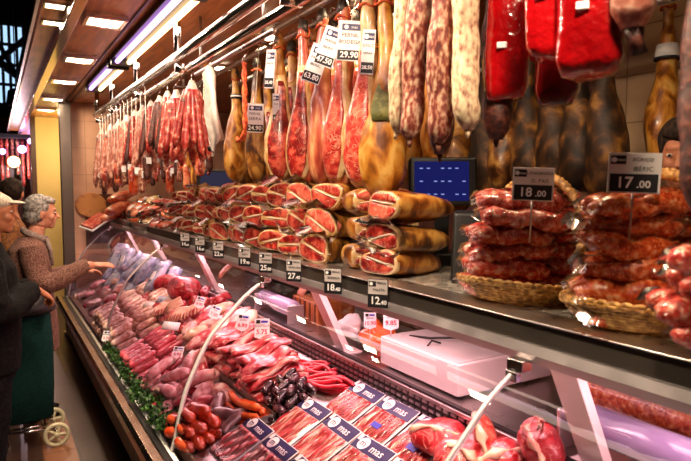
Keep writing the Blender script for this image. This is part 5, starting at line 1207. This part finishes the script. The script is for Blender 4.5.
# ---- person in ochre coat behind them
A1 = [(.0, -.19, 1.34), (.0, -.26, 1.08), (.06, -.25, .9), (.09, -.25, .84)]; A2 = [(p[0], -p[1], p[2]) for p in A1]
t, M = person((.085, 5.75, 0), 'dark haired person in an ochre brown coat standing behind the others', (.05, 0, 1.61), (.02, 0, 1.43), [((0, 0, .85), .12, .16), ((.0, 0, 1.0), .12, .16), ((0, 0, 1.2), .13, .17), ((0, 0, 1.35), .11, .19), ((.01, 0, 1.43), .06, .08)],
    [(A1, 0, ((.3, 0, -1), (0, -1, 0), .5, 1.0, 1)), (A2, 0, ((.3, 0, -1), (0, 1, 0), .5, 1.0, -1))], [[(-.01, s*.09, .9), (.0, s*.09, .5), (0, s*.09, .3), (-.02, s*.09, .09)] for s in (-1, 1)], 'skin2', None, 1.0, 1.2, 0)
garment(t, 'coat', 'ochrecoat', [((0, 0, .55), .17, .22), ((0, 0, .8), .165, .21), ((0, 0, 1.1), .165, .21), ((0, 0, 1.3), .145, .21), ((0, 0, 1.39), .10, .14), ((.01, 0, 1.45), .072, .076)], [(A1, [.09, .078, .066, .06]), (A2, [.09, .078, .066, .06])], .013)
b = MB(); b.blob((-.03, 0, .03), (.10, .088, .10), 24, 16, 0, M); b.build('hair', 'darkhair', t, True, rough=.01, nsc=22)
b = MB()
for s in (-1, 1): b.blob((.05, s*.09, .04), (.13, .048, .04), 16, 10)
b.build('shoes', 'black', t)
# ---- vendor whose hands work on the ledge
A1 = [(-.02, .20, 1.33), (-.30, .30, 1.22), (-.58, .40, 1.17), (-.69, .41, 1.135)]; A2 = [(-.02, -.20, 1.33), (-.20, -.34, 1.16), (-.40, -.38, 1.12), (-.47, -.38, 1.09)]
t, M = person((2.12, 3.52, 0), 'vendor in a pale coat working behind the ham stack, hands seen under the shelf', (-.08, 0, 1.56), (-.04, 0, 1.40), [((0, 0, .85), .12, .16), ((.0, 0, 1.0), .12, .16), ((0, 0, 1.2), .13, .17), ((-.01, 0, 1.33), .11, .19), ((-.03, 0, 1.40), .06, .08)],
    [(A1, 0, ((-.7, .25, -.6), (-.5, 0, .8), .35, 1.0, 1)), (A2, 0, ((-.8, -.1, -.4), (-.4, 0, 1), .8, 1.0, -1))], [[(.0, s*.09, .9), (.0, s*.09, .5), (0, s*.09, .3), (.02, s*.09, .09)] for s in (-1, 1)], 'skin', None, 1.0, pi, .2)
garment(t, 'vendor_coat', 'apron', [((0, 0, .45), .17, .22), ((0, 0, .8), .15, .20), ((0, 0, 1.1), .155, .205), ((0, 0, 1.28), .14, .21), ((-.02, 0, 1.36), .10, .14), ((-.03, 0, 1.42), .07, .075)], [(A1[:2]+[(-.48, .365, 1.186), (-.53, .385, 1.178)], [.085, .072, .058, .055]), (A2[:3]+[(-.44, -.38, 1.10)], [.085, .072, .062, .058])], .012)
b = MB(); b.blob((-.03, 0, .035), (.10, .088, .10), 24, 16, 0, M); b.build('hair', 'darkhair', t, True, rough=.01, nsc=22)
b = MB()
for s in (-1, 1): b.blob((-.05, s*.09, .04), (.13, .048, .04), 16, 10)
b.build('shoes', 'black', t)
# ---- second vendor at the near end
A1 = [(.0, -.20, 1.44), (.0, -.27, 1.18), (-.12, -.24, .98), (-.2, -.22, .96)]; A2 = [(p[0], -p[1], p[2]) for p in A1]
t, M = person((2.15, 1.19, .0), 'dark haired vendor in a dark shirt behind the near chorizo baskets', (-.05, 0, 1.765), (-.02, 0, 1.58), [((0, 0, .9), .12, .16), ((.0, 0, 1.1), .12, .16), ((0, 0, 1.3), .13, .17), ((0, 0, 1.46), .11, .19), ((-.01, 0, 1.55), .06, .08)],
    [(A1, 0, ((-1, 0, -.2), (0, 0, 1), .5, 1.0, -1)), (A2, 0, ((-1, 0, -.2), (0, 0, 1), .5, 1.0, 1))], [[(.0, s*.09, .95), (.0, s*.09, .5), (0, s*.09, .3), (.02, s*.09, .09)] for s in (-1, 1)], 'skin2', None, 1.0, pi+.35, .1)
garment(t, 'shirt', 'shirt', [((0, 0, .75), .15, .20), ((0, 0, 1.1), .155, .205), ((0, 0, 1.36), .15, .215), ((0, 0, 1.48), .10, .14), ((-.01, 0, 1.55), .072, .076)], [(A1[:3]+[(-.14, -.235, .975)], [.085, .072, .06, .055]), (A2[:3]+[(-.14, .235, .975)], [.085, .072, .06, .055])], .013)
garment(t, 'trousers', 'trous', [((0, 0, .72), .13, .18), ((0, 0, .85), .135, .185), ((0, 0, .95), .12, .17)], [([(0, s*.09, .82), (.0, s*.09, .5), (.0, s*.09, .28), (.01, s*.09, .06)], [.10, .085, .075, .07]) for s in (-1, 1)], .013)
b = MB(); b.blob((-.028, 0, .045), (.105, .09, .10), 24, 16, 0, M); b.blob((.045, 0, .085), (.05, .07, .035), 18, 12, 0, M); b.build('hair', 'darkhair', t, True, rough=.012, nsc=22)
b = MB()
for s in (-1, 1): b.blob((-.05, s*.09, .04), (.13, .048, .04), 16, 10)
b.build('shoes', 'black', t)

# ---- shopping trolley
t = thing('shopping_trolley', (.125, 4.24, 0), 'dark green canvas shopping trolley with cream wheels held by the person in the cap', 'shopping trolley')
b = MB(); b.loft([[(p[1], p[2], z) for p in ring_sup(0, rx, ry, 28, .45, 0, .02)] for z, rx, ry in ((.17, .13, .10), (.19, .155, .125), (.4, .165, .13), (.65, .168, .13), (.85, .16, .125), (.88, .12, .1))]); b.build('canvas_bag', 'greenbag', t, True, rough=.012, nsc=9)
b = MB(); b.tube([(0, 0, .86), (.0, 0, .90), (.01, 0, .95), (.0, 0, .975)], [(.16, .18), (.18, .20), (.14, .15), (.05, .06)], 20); b.build('black_flap', 'black', t, True, rough=.02, nsc=12)
fr = MB(); 
for s in (-1, 1): fr.tube([(-.14, s*.10, .12), (-.15, s*.10, .5), (-.12, s*.10, .9), (.03, s*.08, 1.03)], [.009]*4, 8); fr.tube([(-.14, s*.10, .12), (.16, s*.10, .11)], [.009]*2, 8); fr.tube([(-.14, s*.10, .14), (-.10, s*.10, .05), (-.13, s*.10, .005)], [.008]*3, 8)
fr.tube([(-.12, -.11, .01), (-.12, .11, .01)], [.009, .009], 8); fr.tube([(-.10, -.10, .14), (.1, -.10, .14), (.1, .1, .14), (-.1, .1, .14)], [.008]*4, 8, closed=True); fr.build('frame', 'chrome', t)
b = MB(); b.tube([(.03, -.17, 1.04), (.03, .15, 1.03)], [.014, .014], 10); b.build('handle', 'black', t)
for s in (-1, 1):
    b = MB(); b.tube([(.16+.066*cos(a), s*.15, .08+.066*sin(a)) for a in [2*pi*k/28 for k in range(28)]], [.013]*28, 8, closed=True, up=(0, 1, 0)); w_ = b.build('wheel', 'wheel', t)
    b = MB(); b.cyl((.16, s*.15-.018, .08), (.16, s*.15+.018, .08), .017, 14)
    for k in range(5): a = 2*pi*k/5; b.tube([(.16, s*.15, .08), (.16+.062*cos(a), s*.15, .08+.062*sin(a))], [.013, .009], 6)
    b.build('spokes', 'wheel', w_)
b = MB(); b.cyl((.16, -.15, .08), (.16, .15, .08), .007, 8); b.build('axle', 'chrome', t)
# ---- neighbouring stall in the dark hall
sx = .30; t = thing('market_stall', (.30, 12.2, 0), 'distant lit stall hung with sausages under violet lamps', 'stall')
MB().box((-.8, 0, 0), (.7, .6, 1.1)).build('counter', 'darkwood', t, False, bev=.01); MB().box((-.8, .9, 0), (.75, .95, 3.0)).build('back_panel', 'darkwood', t, False); MB().box((-.8, 0, 2.55), (.75, .9, 2.62)).build('canopy', 'hallsteel', t, False)
S = random.Random(5)
for k in range(10):
    x = -.5+k*.085; l = S.uniform(.45, .9); MB().tube([(x, .3, 2.56-q*l/8) for q in range(9)], [.028*(1+.25*sin(q*2.5+k)) for q in range(9)], 8).build('hanging_sausage', ['fuet', 'chor', 'salami', 'fuet2'][k % 4], t)
for x, z, m_, r in ((.16, 2.35, 'farlamp', .07), (.02, 2.12, 'farwarm', .10), (.30, 2.5, 'farlamp', .05), (-.15, 2.3, 'farlamp', .05)): MB().blob((x, .05, z), (r, r, r), 14, 8).build('lamp', m_, t)
l = bpy.data.lights.new('stall_lamp', 'POINT'); l.energy = 35; l.color = (1, .7, .75); o = bpy.data.objects.new('stall_lamp', l); COL.objects.link(o); o.location = (.4, 11.9, 2.0)
# hanging hall lanterns at the fascia
for i, (u, v, y, m_, lb) in enumerate([(16, 97, 9.5, 'farwarm', 'small dark hanging lantern under the skylight'), (27, 78, 9.0, 'farlamp', 'small violet lamp under the curved fascia')]):
    p = at(u, v, Y=y); t = thing('hall_lantern', p, lb, 'lamp'); MB().tube([(0, 0, .12), (0, 0, .08), (0, 0, -.1), (0, 0, -.12)], [.02, .1, .13, .11], 14).build('shade', 'hallsteel', t); MB().blob((0, 0, -.12), (.05, .05, .03), 12, 8).build('bulb', m_, t); MB().cyl((0, 0, .1), (0, 0, 7.0-p.z), .008, 6).build('cord', 'black', t)

# ------------------------------------------------------------------ light
w = bpy.data.worlds.new('world'); SC.world = w; w.use_nodes = True
w.node_tree.nodes['Background'].inputs[0].default_value = (.9, .55, .40, 1); w.node_tree.nodes['Background'].inputs[1].default_value = .04
for y0, y1, w_ in ((4.65, 5.9, 22), (2.75, 4.55, 30), (.9, 2.65, 30)): area('strip_lamp', (.82, (y0+y1)/2, 2.52), (0, 0, 0), .35, y1-y0, w_*.45, (1, .72, .60))  # the last one belongs to the invented near strip
l = bpy.data.lights.new('passage_lamp', 'POINT'); l.energy = 30; l.color = (1, .78, .35); l.shadow_soft_size = .1; o = bpy.data.objects.new('passage_lamp', l); COL.objects.link(o); o.location = (.85, 8.3, 2.3)
vs_ = SC.view_settings; SC.display_settings.display_device = 'sRGB'; vs_.view_transform = 'Standard'; vs_.look = 'None'; vs_.exposure = .0; vs_.gamma = 1; vs_.use_curve_mapping = False

for i, (u, v) in enumerate([(55, 4), (52, 21)]):
    p = at(u, v, Z=2.659); dup(proto, tuple(p), (0, 0, 0), ['small square lamp in the outer soffit nearest the top', 'small square lamp in the outer soffit, second one'][i], scale=.55)
    area('outer_lamp', (p.x, p.y, 2.63), (0, 0, 0), .08, .08, 6, (1, .8, .55))
